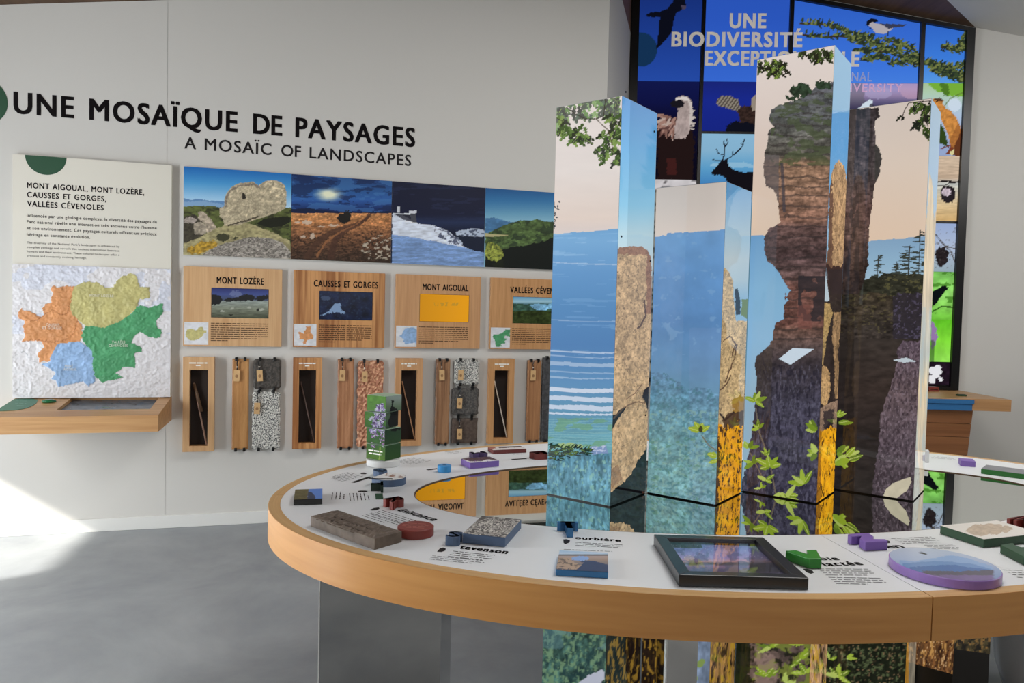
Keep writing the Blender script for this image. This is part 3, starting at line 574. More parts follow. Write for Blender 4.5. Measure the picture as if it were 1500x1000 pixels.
# ------------------------------------------------------------------ wood and stone samples held by clips
def stonemesh(name, s0_, s1_, z0_, z1_, off, th, m, parent, seed, rough_=.004, rag=(0, 0, 0, 0)):
    nu, nv = 14, max(6, int((z1_-z0_)/.018)); r = random.Random(seed); V = []; Fc = []
    for j in range(nv+1):
        for i in range(nu+1):
            u, v = i/nu, j/nv; a = s0_+u*(s1_-s0_); z = z0_+v*(z1_-z0_)
            if i == 0: a += rag[0]*(r.random()-.5)
            if i == nu: a += rag[1]*(r.random()-.5)
            if j == 0: z += rag[2]*(r.random()-.5)
            if j == nv: z += rag[3]*(r.random()-.5)
            e = 0 if 0 < i < nu and 0 < j < nv else .004
            if rough_ >= .003 and j in (0, nv) and i in (0, nu): z += .012 if j == 0 else -.012
            V.append(WA.W(a, off+th-e+rough_*(r.random()-.5), z))
    n = len(V); V += [np.asarray(v)-WA.n*0 for v in V]
    for q in range(n): o = (V[q]-WA.O)@WA.n; V[n+q] = V[q]-WA.n*(o-off)
    W1 = nu+1
    for j in range(nv):
        for i in range(nu):
            a = j*W1+i; Fc.append((a, a+1, a+W1+1, a+W1)); Fc.append((n+a+W1, n+a+W1+1, n+a+1, n+a))
    ring = [i for i in range(W1)]+[j*W1+nu for j in range(1, nv+1)]+[nv*W1+i for i in range(nu-1, -1, -1)]+[j*W1 for j in range(nv-1, 0, -1)]
    for a, b in zip(ring, ring[1:]+ring[:1]): Fc.append((a, n+a, n+b, b))
    return mk(name, V, Fc, m, parent)
def speckmat(name, c1, c2, scale, thr=.5, c3=None, rough=.6, bump=.3):
    m = bpy.data.materials.new(name); m.use_nodes = True; nt = m.node_tree; b = nt.nodes['Principled BSDF']; tc = nt.nodes.new('ShaderNodeTexCoord')
    n = nt.nodes.new('ShaderNodeTexNoise'); n.inputs['Scale'].default_value = scale; n.inputs['Detail'].default_value = 3; cr = nt.nodes.new('ShaderNodeValToRGB')
    e = cr.color_ramp.elements; e[0].position = thr-.03; e[0].color = L4(c1); e[1].position = thr+.03; e[1].color = L4(c2)
    if c3: q = e.new(thr+.16); q.color = L4(c3)
    nt.links.new(tc.outputs['Object'], n.inputs['Vector']); nt.links.new(n.outputs['Fac'], cr.inputs[0]); nt.links.new(cr.outputs[0], b.inputs['Base Color']); b.inputs['Roughness'].default_value = rough
    bp = nt.nodes.new('ShaderNodeBump'); bp.inputs['Strength'].default_value = bump; bp.inputs['Distance'].default_value = .004; nt.links.new(n.outputs['Fac'], bp.inputs['Height']); nt.links.new(bp.outputs[0], b.inputs['Normal'])
    return m
GRAN = speckmat('speckled_granite', (58, 58, 60), (186, 186, 180), 150, .46, (226, 224, 216)); SLAT = speckmat('dark_slate', (58, 54, 50), (78, 72, 66), 90, .5)
GREYS = speckmat('grey_schist', (68, 66, 64), (92, 88, 84), 80, .5); BROWNS = speckmat('brown_grey_sandstone', (78, 64, 56), (90, 76, 66), 40, .5)
REDS = speckmat('red_limestone', (166, 108, 80), (196, 140, 106), 60, .5, (222, 178, 142)); DARKS = speckmat('blackish_basalt', (58, 58, 60), (74, 74, 76), 50, .5)
PLK = [wood('golden_plank', (196, 146, 90), (168, 116, 64), 'z', .8, .5, .7), wood('chestnut_plank', (188, 136, 98), (150, 100, 66), 'z', 1, .5, .7), wood('brown_oak_plank', (170, 128, 92), (122, 84, 56), 'z', .7, .5, .8), wood('dark_oak_plank', (180, 130, 88), (142, 96, 60), 'z', 1.2, .5)]
TAGM = mat('kraft_tag', (206, 168, 118), .7)
def clips(r, a0, a1, zlo, zhi, off):
    for a in (a0+.24*(a1-a0), a0+.76*(a1-a0)):
        for z, sgn in ((zhi, 1), (zlo, -1)):
            mb = MB().box(WA, a-.009, a+.009, .001, off+.012, min(z, z+sgn*.012), max(z, z+sgn*.012)).box(WA, a-.009, a+.009, off+.002, off+.012, min(z+sgn*.012, z-sgn*.014), max(z+sgn*.012, z-sgn*.014))
            mb.make('clip', BLACK, r, .003)
def tag_on(r, a, z, off, l=.07, seed=0):
    rd = random.Random(seed); t = (rd.random()-.5)*.12; u = lambda x, y: WA.W(a+x*math.cos(t)-y*math.sin(t), off+.008, z+x*math.sin(t)+y*math.cos(t))
    MB().tube([WA.W(a+.003, off+.014, z), WA.W(a-.004, off+.011, z-.025), u(.002, -.05), u(0, -l)], .0038, 6).make('cord', BLACK, r)
    MB().lathe(u(0, -l*.72), [(.001, -.006), (.006, -.003), (.006, .003), (.001, .006)], 10).make('bead', mat('pale_bead', (200, 190, 175), .4), r, smooth=True)
    tg = MB().prism([u(-.020, -l-.002), u(.020, -l-.002), u(.020, -l-.082), u(-.020, -l-.082)], WA.n*.004).make('tag', TAGM, r)
    mb = MB().prism([u(.010*math.cos(q), -l-.045+.012*math.sin(q)) for q in np.linspace(0, 6.283, 13)[:-1]], WA.n*.0045); mb.make('tag_emblem', mat('tag_brown', (150, 112, 74), .7), tg)
def sample(name, label, cat, group, px0, px1, py0, py1, m, seed, rag=(0, 0, 0, 0), th=.022, tagpos=None, rough_=.001, clipz=True):
    a0, zt_ = WA.hit(px0, py0, .03); a1, _ = WA.hit(px1, py0, .03); _, zb_ = WA.hit(px0, py1, .03)
    r = empty(name, WA.W((a0+a1)/2, 0, zb_), WA.a, label, cat, group)
    stonemesh('slab' if 'stone' in name else 'plank', a0, a1, zb_, zt_, .006, th, m, r, seed, rough_, rag)
    clips(r, a0, a1, zb_, zt_, .006+th)
    if tagpos: tag_on(r, a0+tagpos*(a1-a0), zt_-.005, .006+th+.004, seed=seed)
G1, G2 = 'wood samples clipped to the wall', 'stone samples clipped to the wall'
sample('wood_sample', 'golden plank sample with a knot, left of the granite slab', 'wood sample', G1, 340.3, 364.7, 525.5, 658.8, PLK[0], 1, tagpos=.32)
sample('stone_sample', 'small dark slate slab with rounded top, above tall granite slab', 'stone sample', G2, 371.3, 412, 525.5, 569.5, SLAT, 2, (.004, .004, .002, .004), tagpos=.2, rough_=.003)
sample('stone_sample', 'tall black and white speckled granite slab below small dark slate', 'stone sample', G2, 369.4, 410.6, 573.5, 658.4, GRAN, 3, (.006, .006, .003, .002), tagpos=.2, rough_=.004)
sample('wood_sample', 'reddish chestnut plank sample left of the rough red stone', 'wood sample', G1, 495.3, 519, 526, 656.7, PLK[1], 4, (.004, .003, 0, 0), tagpos=.3)
sample('stone_sample', 'tall rough red limestone slab partly behind the green flower blocks', 'stone sample', G2, 524.5, 562.5, 528, 655.7, REDS, 5, (.012, .008, .006, .004), tagpos=.25, rough_=.012)
sample('wood_sample', 'brown oak plank sample left of three stacked stones', 'wood sample', G1, 639.5, 660, 526.5, 650.5, PLK[2], 6, (.004, .002, 0, 0), tagpos=.35)
sample('stone_sample', 'square speckled granite sample, topmost of three stacked stones', 'stone sample', G2, 666.4, 702.5, 526.5, 563, GRAN, 7, (.004, .004, .002, .002), tagpos=.25, rough_=.003)
sample('stone_sample', 'grey schist sample with uneven edges, middle of three stacked stones', 'stone sample', G2, 663, 701.5, 568, 608.4, GREYS, 8, (.006, .006, .003, .004), tagpos=.28, rough_=.003)
sample('stone_sample', 'smooth brown-grey stone sample, lowest of three stacked stones', 'stone sample', G2, 662.6, 700, 613, 649.5, BROWNS, 9, (.003, .003, .002, .002), tagpos=.28)
sample('wood_sample', 'brown plank sample right of the last niche, beside the tall columns', 'wood sample', G1, 773.9, 793.5, 527.6, 646.4, PLK[3], 10, tagpos=.35)
sample('stone_sample', 'blackish stone slab mostly hidden behind the first tall column', 'stone sample', G2, 796, 822, 523.5, 646, DARKS, 11, (.005, .004, 0, 0))
# ------------------------------------------------------------------ oval ring table
OC, OA, OB, OT = (.8902, 2.8157), 1.7336, 1.0853, .1846
IC, IA, IB, IT = (.8933, 2.7911), 1.2403, .5625, .1573
FH, RIMB = .107, .038
def ell_pt(c, a, b, t, q, z): x, y = a*math.cos(q), b*math.sin(q); return np.array([c[0]+x*math.cos(t)-y*math.sin(t), c[1]+x*math.sin(t)+y*math.cos(t), z])
outer = lambda q, z, d=0.: ell_pt(OC, OA-d, OB-d, OT, q, z)
inner = lambda q, z, d=0.: ell_pt(IC, IA+d, IB+d, IT, q, z)
tb = empty('ring_table', (OC[0], OC[1], 0), 0, 'large oval ring table with pale oak edge, white top and mirror centre', 'table')
def arcwood(name, c1, c2, rough):
    m = wood(name, c1, c2, 'x', .8, rough); nt = m.node_tree; at = nt.nodes.new('ShaderNodeAttribute'); at.attribute_name = 'Arc'
    for n in nt.nodes:
        if n.type == 'MAPPING': nt.links.new(at.outputs['Vector'], n.inputs['Vector'])
    return m
FASC = arcwood('oak_fascia_band', (226, 166, 98), (206, 144, 78), .34); RIMM = arcwood('oak_rim_band', (206, 166, 112), (186, 144, 90), .4)
def angle_of(px, py, h=0., fn=outer):
    X = tab(px, py, h); return math.atan2(*(lambda d: ((-(d[0])*math.sin(OT)+d[1]*math.cos(OT))/OB, (d[0]*math.cos(OT)+d[1]*math.sin(OT))/OA))(X[:2]-np.array(OC)))
def band(name, prof, q0, q1, n, m, parent, arc=False):
    """sweep the closed cross-section prof (functions of the angle) from q0 to q1"""
    k = len(prof); V = []; A = []; L = 0; last = None
    for q in np.linspace(q0, q1, n+1):
        P = [f(q) for f in prof]; 
        if last is not None: L += np.linalg.norm(P[0]-last)
        last = P[0]; V += P; A += [(L, i*.05+P[i][2]*1., 0) for i in range(k)]
    Fc = [(i*k+j, i*k+(j+1) % k, (i+1)*k+(j+1) % k, (i+1)*k+j) for i in range(n) for j in range(k)]
    Fc += [tuple(range(k)), tuple(range(n*k, (n+1)*k))]
    o = mk(name, V, Fc, m, parent)
    if arc:
        at = o.data.attributes.new('Arc', 'FLOAT_VECTOR', 'POINT'); at.data.foreach_set('vector', np.array(A, dtype=np.float32).ravel())
    return o
qa = angle_of(1364, 873); qb = angle_of(411, 725); 
if qb < qa: qb += 2*math.pi
g = .0008
# the edge: two lengths that meet at the visible joints
for (a, b_) in ((qb-2*math.pi+g, qa-g), (qa+g, qb-g)):
    band('edge_band', [lambda q: outer(q, HM), lambda q: outer(q, HM-FH), lambda q: outer(q, HM-FH, RIMB*.6), lambda q: outer(q, HM, RIMB*.6)], a, b_, 120, FASC, tb, True)
    band('edge_top', [lambda q: outer(q, HM+.0004, .001), lambda q: outer(q, HM-.004, RIMB*.6), lambda q: outer(q, HM-.004, RIMB), lambda q: outer(q, HM+.0004, RIMB)], a, b_, 120, RIMM, tb, True)
# white laminate in two sheets; the joint crosses the ring
P_in = tab(1206, 785.5)[:2]; qi = math.atan2((-(P_in[0]-IC[0])*math.sin(IT)+(P_in[1]-IC[1])*math.cos(IT))/IB, ((P_in[0]-IC[0])*math.cos(IT)+(P_in[1]-IC[1])*math.sin(IT))/IA)
def mapq(q):   # angle on the inner ellipse for a spoke at q on the outer one
    d = (q-qa+math.pi) % (2*math.pi)-math.pi; return q+(qi-qa)*max(0, 1-abs(d)/1.4)
qm = qa+math.pi
for (a, b_) in ((qa+g, qm-g), (qm+g, qa+2*math.pi-g)):
    band('white_top', [lambda q: outer(q, HM, RIMB+.0005), lambda q: inner(mapq(q), HM, .0035), lambda q: inner(mapq(q), HM-.02, .0035), lambda q: outer(q, HM-.02, RIMB+.0005)], a, b_, 140, LAMIN, tb)
band('inner_edge', [lambda q: inner(q, HM-.0003, .0033), lambda q: inner(q, HM-.0003, 0), lambda q: inner(q, HM-.02, 0), lambda q: inner(q, HM-.02, .0033)], 0, 2*math.pi, 160, mat('inner_edge_brown', (96, 70, 48), .5), tb)
band('under_frame', [lambda q: outer(q, HM-.021, .024), lambda q: outer(q, HM-FH+.004, .024), lambda q: inner(q, HM-FH+.004, .0), lambda q: inner(q, HM-.021, 0)], 0, 2*math.pi, 160, mat('grey_mdf', (120, 112, 102), .7), tb)  # plain grey board closing the underside
# ------------------------------------------------------------------ towers: positions fixed before the mirror is cut round them
TA = .6538; CT, STT = math.cos(TA), math.sin(TA)
TW = [(.3495, 2.5015, 1.3893, .2644, .2602), (.7243, 2.5543, 1.1220, .2642, .2440), (1.1010, 2.6114, 1.6127, .2719, .2361), (1.4846, 2.6807, 1.4587, .2850, .2253)]
ZM = HM-.0035
def tcorner(i, z, a, b_):   # a along the left-going front, b along the right-going side
    x, y, h, w_, d = TW[i]; return np.array([x-CT*a+STT*b_, y+STT*a+CT*b_, z])
def fill_holes(loops, z, th, name, m, parent):
    c = bpy.data.curves.new(name, 'CURVE'); c.dimensions = '2D'; c.fill_mode = 'BOTH'; c.extrude = th/2
    for L_ in loops:
        sp = c.splines.new('POLY'); sp.points.add(len(L_)-1); sp.use_cyclic_u = True
        for p_, q in zip(sp.points, L_): p_.co = (float(q[0]), float(q[1]), 0, 1)
    o = bpy.data.objects.new(name, c); sc.collection.objects.link(o); me = bpy.data.meshes.new_from_object(o.evaluated_get(bpy.context.evaluated_depsgraph_get()))
    V = [np.array(v.co[:])+[0, 0, z-th/2] for v in me.vertices]; Fc = [tuple(p_.vertices) for p_ in me.polygons]
    bpy.data.objects.remove(o); bpy.data.curves.remove(c); bpy.data.meshes.remove(me); return mk(name, V, Fc, m, parent)
gp = .003
loops = [[inner(q, 0, -.001)[:2] for q in np.linspace(0, 2*math.pi, 161)[:-1]]]
for i in range(4): loops.append([tcorner(i, 0, a, b_)[:2] for a, b_ in ((-gp, -gp), (TW[i][3]+gp, -gp), (TW[i][3]+gp, TW[i][4]+gp), (-gp, TW[i][4]+gp))])
fill_holes(loops, ZM, .006, 'mirror_plate', MIRROR, tb)
fill_holes(loops, ZM-.0065, .012, 'mirror_backing', BLACK, tb)
# mirror-clad legs
def leg(px0, px1, Y, depth, a=0.):
    d0 = ray(px0, 960); d1 = ray(px1, 960); A_ = EYE+d0*(Y/d0[1]); t1 = 1/(d1[1]-math.tan(a)*d1[0])*(A_[1]-math.tan(a)*A_[0]); B_ = EYE+d1*t1
    fr = Plane(A_[0], A_[1], math.atan2(B_[1]-A_[1], B_[0]-A_[0])); L_ = np.linalg.norm((B_-A_)[:2])
    b_ = box('leg', fr, 0, L_, -depth, 0, 0.0005, HM-FH+.003, MIRROR_D, tb)
    mk('edge_strip', boxv(fr, -.004, -.0005, -.02, .002, .001, HM-FH+.002), BOXF, mat('bright_edge_strip', (225, 225, 222), .3), b_); return fr
leg(468, 645, 2.32, .26, -.05)
leg(977.5, 1022, 2.12, .12, .05)
leg(1240, 1350, 3.45, .2, 0)
# ------------------------------------------------------------------ tower pictures
GRN = [(96, 122, 66), (70, 92, 50), (52, 60, 44), (128, 152, 84), (62, 66, 58)]
def oak(p, blobs, n, seed, size, cols=GRN, sky=None):
    r = random.Random(seed)
    for (x0, y0, x1, y1, k) in blobs:
        for i in range(k):
            u, v = r.random(), r.random(); x = x0+u*(x1-x0); y = y0+v*(y1-y0); p.leaf(x, y, size*(.7+.6*r.random()), size*.42, math.pi/2+(r.random()-.5)*2.2, r.choice(cols), (140, 160, 100) if r.random() < .3 else None, 2.6)
def t1f(p):
    p.vgrad([(141, (228, 218, 214)), (250, (226, 217, 212)), (320, (224, 208, 198)), (341, (218, 206, 202))])
    p.shade(p.all(), .015, 60, 10, 2)
    hz = 339-(p.X-861)*.07+p.n(14, 50, 4)*1.6
    m = p.Y > hz; p.put(m, p.vg([(336, (116, 166, 210)), (352, (124, 172, 214)), (400, (104, 152, 200)), (450, (92, 140, 188)), (505, (86, 130, 180)), (560, (98, 144, 186)), (610, (100, 150, 178)), (650, (110, 164, 174)), (741, (112, 160, 172))]))
    p.put(m & (p.Y < 400) & (p.n(90, 5, 7) > .22), (150, 190, 224), .6); p.put(m & (p.Y > 400) & (p.Y < 520) & (p.n(70, 4, 9) > .35), (120, 164, 206), .5)
    for y, t, a in ((386, 1.5, .5), (470, 1.2, .4), (516, 2, .7), (523, 1.5, .5), (534, 6, .55), (546, 2, .4), (554, 2, .5), (572, 6, .95), (585, 7, .9), (597.5, 8, .9), (606.5, 2.5, .95)):
        yy = y+(p.X-850)*.035-((p.X-850)/45)**2*1.0+p.n(40, 50, int(y))*1.2
        p.put((np.abs(p.Y-yy) < t/2*(1+.5*p.n(30, 9, 5))) & (p.X > 803), (204, 214, 230), a)
    b = (p.Y > 612) & (p.Y < 655); p.shade(b, .12, 30, 5, 3); p.put(b & (np.sin((p.Y+p.n(40, 10, 3)*3)*1.6) > .5), (140, 186, 190), .5); p.put(b & (p.n(30, 12, 5) > .2), (112, 158, 110), .55)
    p.ell(832, 653, 22, 4, (168, 186, 120), .8, jit=3, js=7); p.poly([(866, 655), (884, 652), (892, 662), (888, 674), (868, 672)], (126, 142, 190), .8, jit=3, js=5); p.speck(p.poly([(866, 655), (886, 652), (890, 672), (868, 672)]), (200, 206, 226), .1, 4, 3, 4)
    f = p.Y > 664+p.n(20, 8, 3)*5; p.put(f, p.vg([(660, (84, 134, 156)), (700, (110, 158, 178)), (745, (92, 142, 158))])); p.shade(f, .30, 3.2, 9, 5); p.shade(f, .22, 12, 14, 6); p.speck(f, (64, 100, 106), .22, 3, 7, 8, .6); p.speck(f, (150, 196, 176), .3, 4, 6, 12, .6)
    for i in range(150):
        r = random.Random(i); x = 802+r.random()**1.3*62; y = 662+(x-802)*-.02+(r.random()-.5)*26*(1-(x-802)/80); p.leaf(x, y, 8, 1.8, (r.random()-.5)*1.6-.3, r.choice([(30, 52, 50), (44, 70, 52), (24, 40, 46), (84, 110, 50)]))
    oak(p, [(808, 138, 911, 168, 120), (811, 165, 826, 190, 14)], 0, 1, 13, [(104, 118, 104), (86, 88, 84), (120, 150, 100), (98, 104, 96), (150, 176, 128)])
    oak(p, [(813, 168, 830, 188, 10), (826, 178, 858, 205, 22), (842, 190, 850, 208, 8), (893, 166, 911, 190, 18), (884, 186, 911, 236, 46), (870, 210, 884, 222, 6)], 0, 4, 13)
    p.line([(830, 157), (843, 167), (857, 174), (873, 174), (884, 170), (887, 146)], 1.6, (70, 70, 60)); p.line([(873, 174), (890, 190), (896, 206), (898, 222)], 1.3, (80, 70, 50)); p.line([(813, 172), (830, 180)], 1, (60, 60, 50))
    for i in range(26):
        r = random.Random(i+70); y = 294+i*1.5; p.leaf(809+(r.random())*(10-i*.25), y, 4, 1.6, r.random()*3, (54, 62, 72))
def rockface(p, m, base, k=1., sx=5, sy=7, seed=3):
    p.put(m, base); p.shade(m, .16*k, sx*5, sy*5, seed); p.shade(m, .30*k, sx, sy, seed+1); p.speck(m, np.array(base)*.55, .30, sx*.7, sy*.7, seed+2, .6); p.speck(m, np.minimum(255, np.array(base)*1.25), .34, sx*.8, sy*.6, seed+4, .6)
def t1s(p):
    p.vgrad([(140, (84, 142, 200)), (220, (100, 168, 216)), (300, (124, 186, 218)), (350, (178, 206, 216)), (380, (190, 208, 212))]); p.put(p.X < 924-(p.Y-141)*.028, np.minimum(255, p.C*1.04+10))  # paler strip on the left is a reflection painted into the sky
    m = p.poly([(900, 369), (908, 362), (925, 360.5), (940, 361), (949, 366), (954, 378), (960, 800), (880, 800), (880, 400)], None, jit=1.2, js=5); rockface(p, m, (190, 160, 122), 1., 2.5, 4, 3)
    p.put(m & ((p.Y < 373+p.n(6, 6, 3)*5) | ((p.X > 947+p.n(4, 9, 2)*4) & (p.Y < 460))), (128, 84, 66), .6)
    p.line([(944, 440), (946, 462), (938, 478), (934, 480)], 2.4, (80, 60, 50), .8); p.line([(941, 562), (930, 576), (918, 584)], 1.2, (110, 80, 60), .7)
    p.poly([(941, 582), (944, 571), (960, 556), (960, 600), (948, 600), (946, 590)], (40, 28, 28), jit=1.5); p.poly([(880, 604), (902, 606), (908, 600), (918, 596), (906, 612), (896, 632), (880, 640)], (30, 24, 28), jit=1.5)
    p.line([(900, 612), (915, 596), (932, 588), (944, 590)], 2.2, (110, 84, 66), .7, jit=1.5)
    p.poly([(950, 644), (948, 655), (935, 674), (924, 694), (912, 708), (896, 720), (880, 722), (880, 800), (965, 800), (965, 640)], (16, 16, 20), jit=2.5, js=5)
    p.poly([(894, 690), (904, 680), (912, 700), (896, 716)], (120, 84, 60), .5, jit=3); p.speck((p.X > 938) & (p.Y > 690), (90, 56, 44), .3, 3, 5, 4)
def t2f(p):
    p.vgrad([(265, (204, 194, 186)), (300, (208, 198, 190)), (346, (222, 208, 198))])
    hz = np.interp(p.X, [955, 976, 978, 1000, 1030, 1066], [347, 344.5, 341, 340.5, 338.6, 336])+p.n(5, 50, 3)*1.
    m = p.Y > hz; p.put(m, p.vg([(336, (112, 158, 206)), (400, (104, 152, 204)), (470, (96, 142, 194)), (540, (104, 148, 188)), (590, (100, 146, 168)), (640, (110, 158, 168)), (700, (122, 168, 172)), (741, (118, 158, 168))]))
    p.put(m & (p.X > 1010) & (p.Y > 480), (142, 160, 204), .16); p.shade(m, .05, 20, 20, 3); p.speck(m & (p.Y < 520), (140, 178, 214), .4, 12, 10, 7, .4)
    f = p.Y > 560+p.n(30, 20, 3)*18-(1000-p.X)*.3; p.shade(f, .16, 16, 10, 5); p.shade(f, .26, 4, 4, 6); p.speck(f, (70, 118, 126), .2, 5, 4, 8, .5); p.speck(f & (p.Y > 600), (150, 186, 170), .25, 5, 4, 12, .5); p.speck(f & (p.Y > 640), (84, 130, 104), .3, 6, 5, 15, .5)
    G = (158, 178, 60)
    for q in ((1024, 631, 17, 8, -2.85), (1026, 630, 15, 8, -2.2), (1026, 631, 12, 9, -1.3), (1027, 632, 15, 7, -.6), (1050, 668, 14, 9, 3.4), (1052, 674, 15, 6, 2.9)): p.leaf(*q, G, (196, 206, 110))
    p.leaf(1026, 633, 10, 6, -1.5, (70, 70, 40)); p.line([(1028, 638), (1038, 652), (1050, 660)], 1.4, (120, 110, 90))
def t2s(p):
    p.vgrad([(265, (98, 160, 204)), (285, (120, 172, 212)), (340, (158, 192, 212)), (380, (186, 202, 208)), (410, (176, 196, 206)), (440, (140, 178, 206))]); p.poly([(1064, 264), (1082, 274), (1064, 294)], (88, 148, 194), .8)
    m = p.poly([(1055, 400), (1063, 392), (1068, 398), (1073, 410), (1075, 440), (1078, 470), (1096, 470), (1096, 800), (1040, 800)], None, jit=1.5, js=5); rockface(p, m, (196, 168, 124), 1., 2.5, 3.5, 5)
    p.poly([(1076, 424), (1081, 422), (1084, 440), (1085, 460), (1078, 462)], (36, 36, 46), jit=1); p.poly([(1086, 438), (1100, 436), (1100, 470), (1086, 462)], (110, 130, 80), jit=2)
    for a in ([(1060, 500), (1070, 492), (1078, 505), (1072, 520)], [(1056, 572), (1066, 560), (1070, 550)], [(1080, 505), (1074, 530), (1062, 560)]): p.line(a, 1.8, (84, 60, 46), .85, jit=2)
    p.poly([(1072, 585), (1086, 576), (1092, 600), (1090, 620), (1074, 616)], (150, 110, 40), .8, jit=4, js=5)
    p.line([(1055, 606), (1062, 615), (1075, 604)], 3, (40, 32, 30)); p.poly([(1044, 660), (1054, 650), (1062, 640), (1058, 615), (1066, 606), (1100, 600), (1100, 640), (1060, 660)], (70, 50, 36), .85, jit=3)
    y = p.Y > 622+p.n(5, 8, 3)*12; p.put(y, (228, 158, 26)); p.shade(y, .2, 4, 12, 3); p.speck(y, (50, 32, 20), .12, 1.7, 5, 5, .85); p.put((p.X < 1053+p.n(5, 12, 7)*3) & (p.Y > 640), (40, 26, 22), .8)
LIME = [(142, 168, 50), (158, 182, 66), (120, 146, 44), (176, 194, 98), (100, 124, 40)]
def sprig(p, groups, seed=0):
    r = random.Random(seed)
    for x, y, l, ws in groups:
        for a in ws: p.leaf(x, y, l*(.62+.4*r.random()), l*(.26+.12*r.random()), a+(r.random()-.5)*.5, r.choice(LIME), (186, 200, 112) if r.random() < .5 else None)
def t3f(p):
    p.vgrad([(68, (226, 214, 208)), (180, (226, 210, 200)), (344, (226, 200, 176))])
    m = p.Y > 345+p.n(9, 30, 3)*1.2; p.put(m, p.vg([(345, (112, 160, 202)), (420, (134, 182, 216)), (500, (142, 188, 222)), (600, (150, 180, 200))]))
    p.O(1080, 60, 2.632)
    L1 = [(380, 150), (340, 170), (300, 180), (270, 200), (235, 228), (200, 235), (165, 245), (130, 265), (120, 300), (140, 330), (120, 350), (118, 400), (105, 440), (100, 500), (112, 560), (140, 575), (155, 610), (162, 660), (166, 700), (120, 725), (105, 760), (103, 800), (112, 840), (150, 880), (185, 930), (205, 960), (185, 1000)]
    L2 = [(185, 20), (197, 50), (180, 75), (180, 125), (150, 140), (138, 165), (140, 205), (120, 225), (76, 268), (66, 300), (76, 345), (70, 430), (64, 500), (50, 600), (34, 700), (0, 800)]
    L2 = [(x, y+947.5) for x, y in L2]; col = L1+L2+[(400, 1800), (400, 100)]
    m = p.poly(col, None, jit=5, js=14); rock = p.vg([(150, (92, 94, 100)), (300, (88, 90, 88)), (440, (96, 92, 84)), (470, (142, 112, 90)), (600, (150, 116, 96)), (690, (140, 104, 88)), (720, (98, 76, 72)), (830, (84, 66, 66)), (900, (96, 76, 74)), (950, (112, 78, 70)), (1090, (116, 80, 72)), (1110, (112, 84, 74)), (1180, (92, 78, 76)), (1250, (62, 56, 62)), (1400, (70, 68, 84)), (1790, (60, 58, 76))])
    p.put(m, rock); p.shade(m, .28, 60, 22, 3); p.shade(m & (p.y < 1150), .34, 30, 9, 4, 4); p.shade(m, .30, 9, 9, 6)
    st = m & (p.y < 1180) & (np.sin((p.y+p.n(60, 40, 5)*16)*.16) > .82); p.put(st, (52, 46, 46), .45)
    g = m & (p.y < 480) & (p.n(50, 26, 9) > .06) & (p.x > 130); p.put(g, (76, 88, 58), .6); p.put(m & (p.y < 300) & (p.n(30, 8, 14) > .1), (120, 122, 130), .5)
    p.put(m & (p.y > 440) & (p.x < 160) & (p.y < 620), (100, 94, 96), .7); p.put(m & (p.y > 470) & (p.y < 660) & (np.abs(p.x-172-(p.y-470)*.05) < 6), (70, 66, 74), .7)
    p.put(m & (p.y > 905) & (p.x > 235) & (p.y < 1080) & (p.n(40, 60, 4) > -.2), (50, 46, 50), .8)
    p.poly([(232, 1020), (280, 1015), (290, 1110), (235, 1108)], (134, 84, 76), .5, jit=5)
    for q in ((246, 190, 42, 26), (330, 170, 34, 18), (215, 222, 26, 10)): mm = p.ell(*q, (46, 62, 46), jit=16, js=14); p.shade(mm, .5, 9, 9, 3)
    mm = m & (p.y > 1250); p.speck(mm, (110, 108, 128), .18, 7, 18, 4, .5); p.speck(mm, (34, 32, 44), .18, 9, 30, 7, .6)
    p.put(m & (p.y > 1180) & (p.x < 130+p.n(20, 40, 3)*20) & (p.y < 1500), (46, 42, 46), .5)
    p.poly([(160, 1225), (213, 1183), (296, 1187), (205, 1248)], (206, 222, 236))  # bright lozenge: a reflection painted into the rock picture
    oak(p, [(80, 70, 190, 110, 46), (125, 95, 190, 135, 16), (230, 35, 300, 52, 12), (295, 30, 370, 75, 40)], 0, 3, 26, [(48, 56, 34), (62, 78, 38), (34, 36, 26), (120, 142, 60), (40, 40, 28)])
    p.O(1080, 420, 2.632)
    p.line([(72, 470), (85, 560), (125, 670), (148, 800)], 5, (110, 100, 90)); p.line([(50, 640), (100, 740)], 4, (120, 104, 90)); p.line([(225, 760), (300, 700)], 3, (90, 90, 60))
    sprig(p, [(72, 440, 48, (-2.6, -1.9, -1.0, -.35, .9)), (82, 545, 36, (-1.6, -2.4, 2.8, -.8)), (45, 620, 42, (-2.9, -2.3, -.3, -1.0)), (60, 680, 46, (3.5, 2.6, -.6, -1.4)), (118, 650, 36, (-1.8, -1.1, -2.6)), (125, 690, 62, (-.1, -.6, 3.1, 3.6, -1.6)), (110, 745, 40, (-.7, -2.8, 3.5, .2)), (92, 775, 30, (3, -.4, -1.6)),
        (305, 555, 60, (3.4, 3.9, -2.0, -2.6)), (305, 640, 60, (3.5, 3.1, 2.2, -2.3)), (255, 760, 62, (-2.5, 3.3, -.9, -1.5, 3.8)), (190, 808, 56, (-.2, 3.6, .3, -2.7, -.7)), (170, 795, 40, (2.8, .9))], 2)
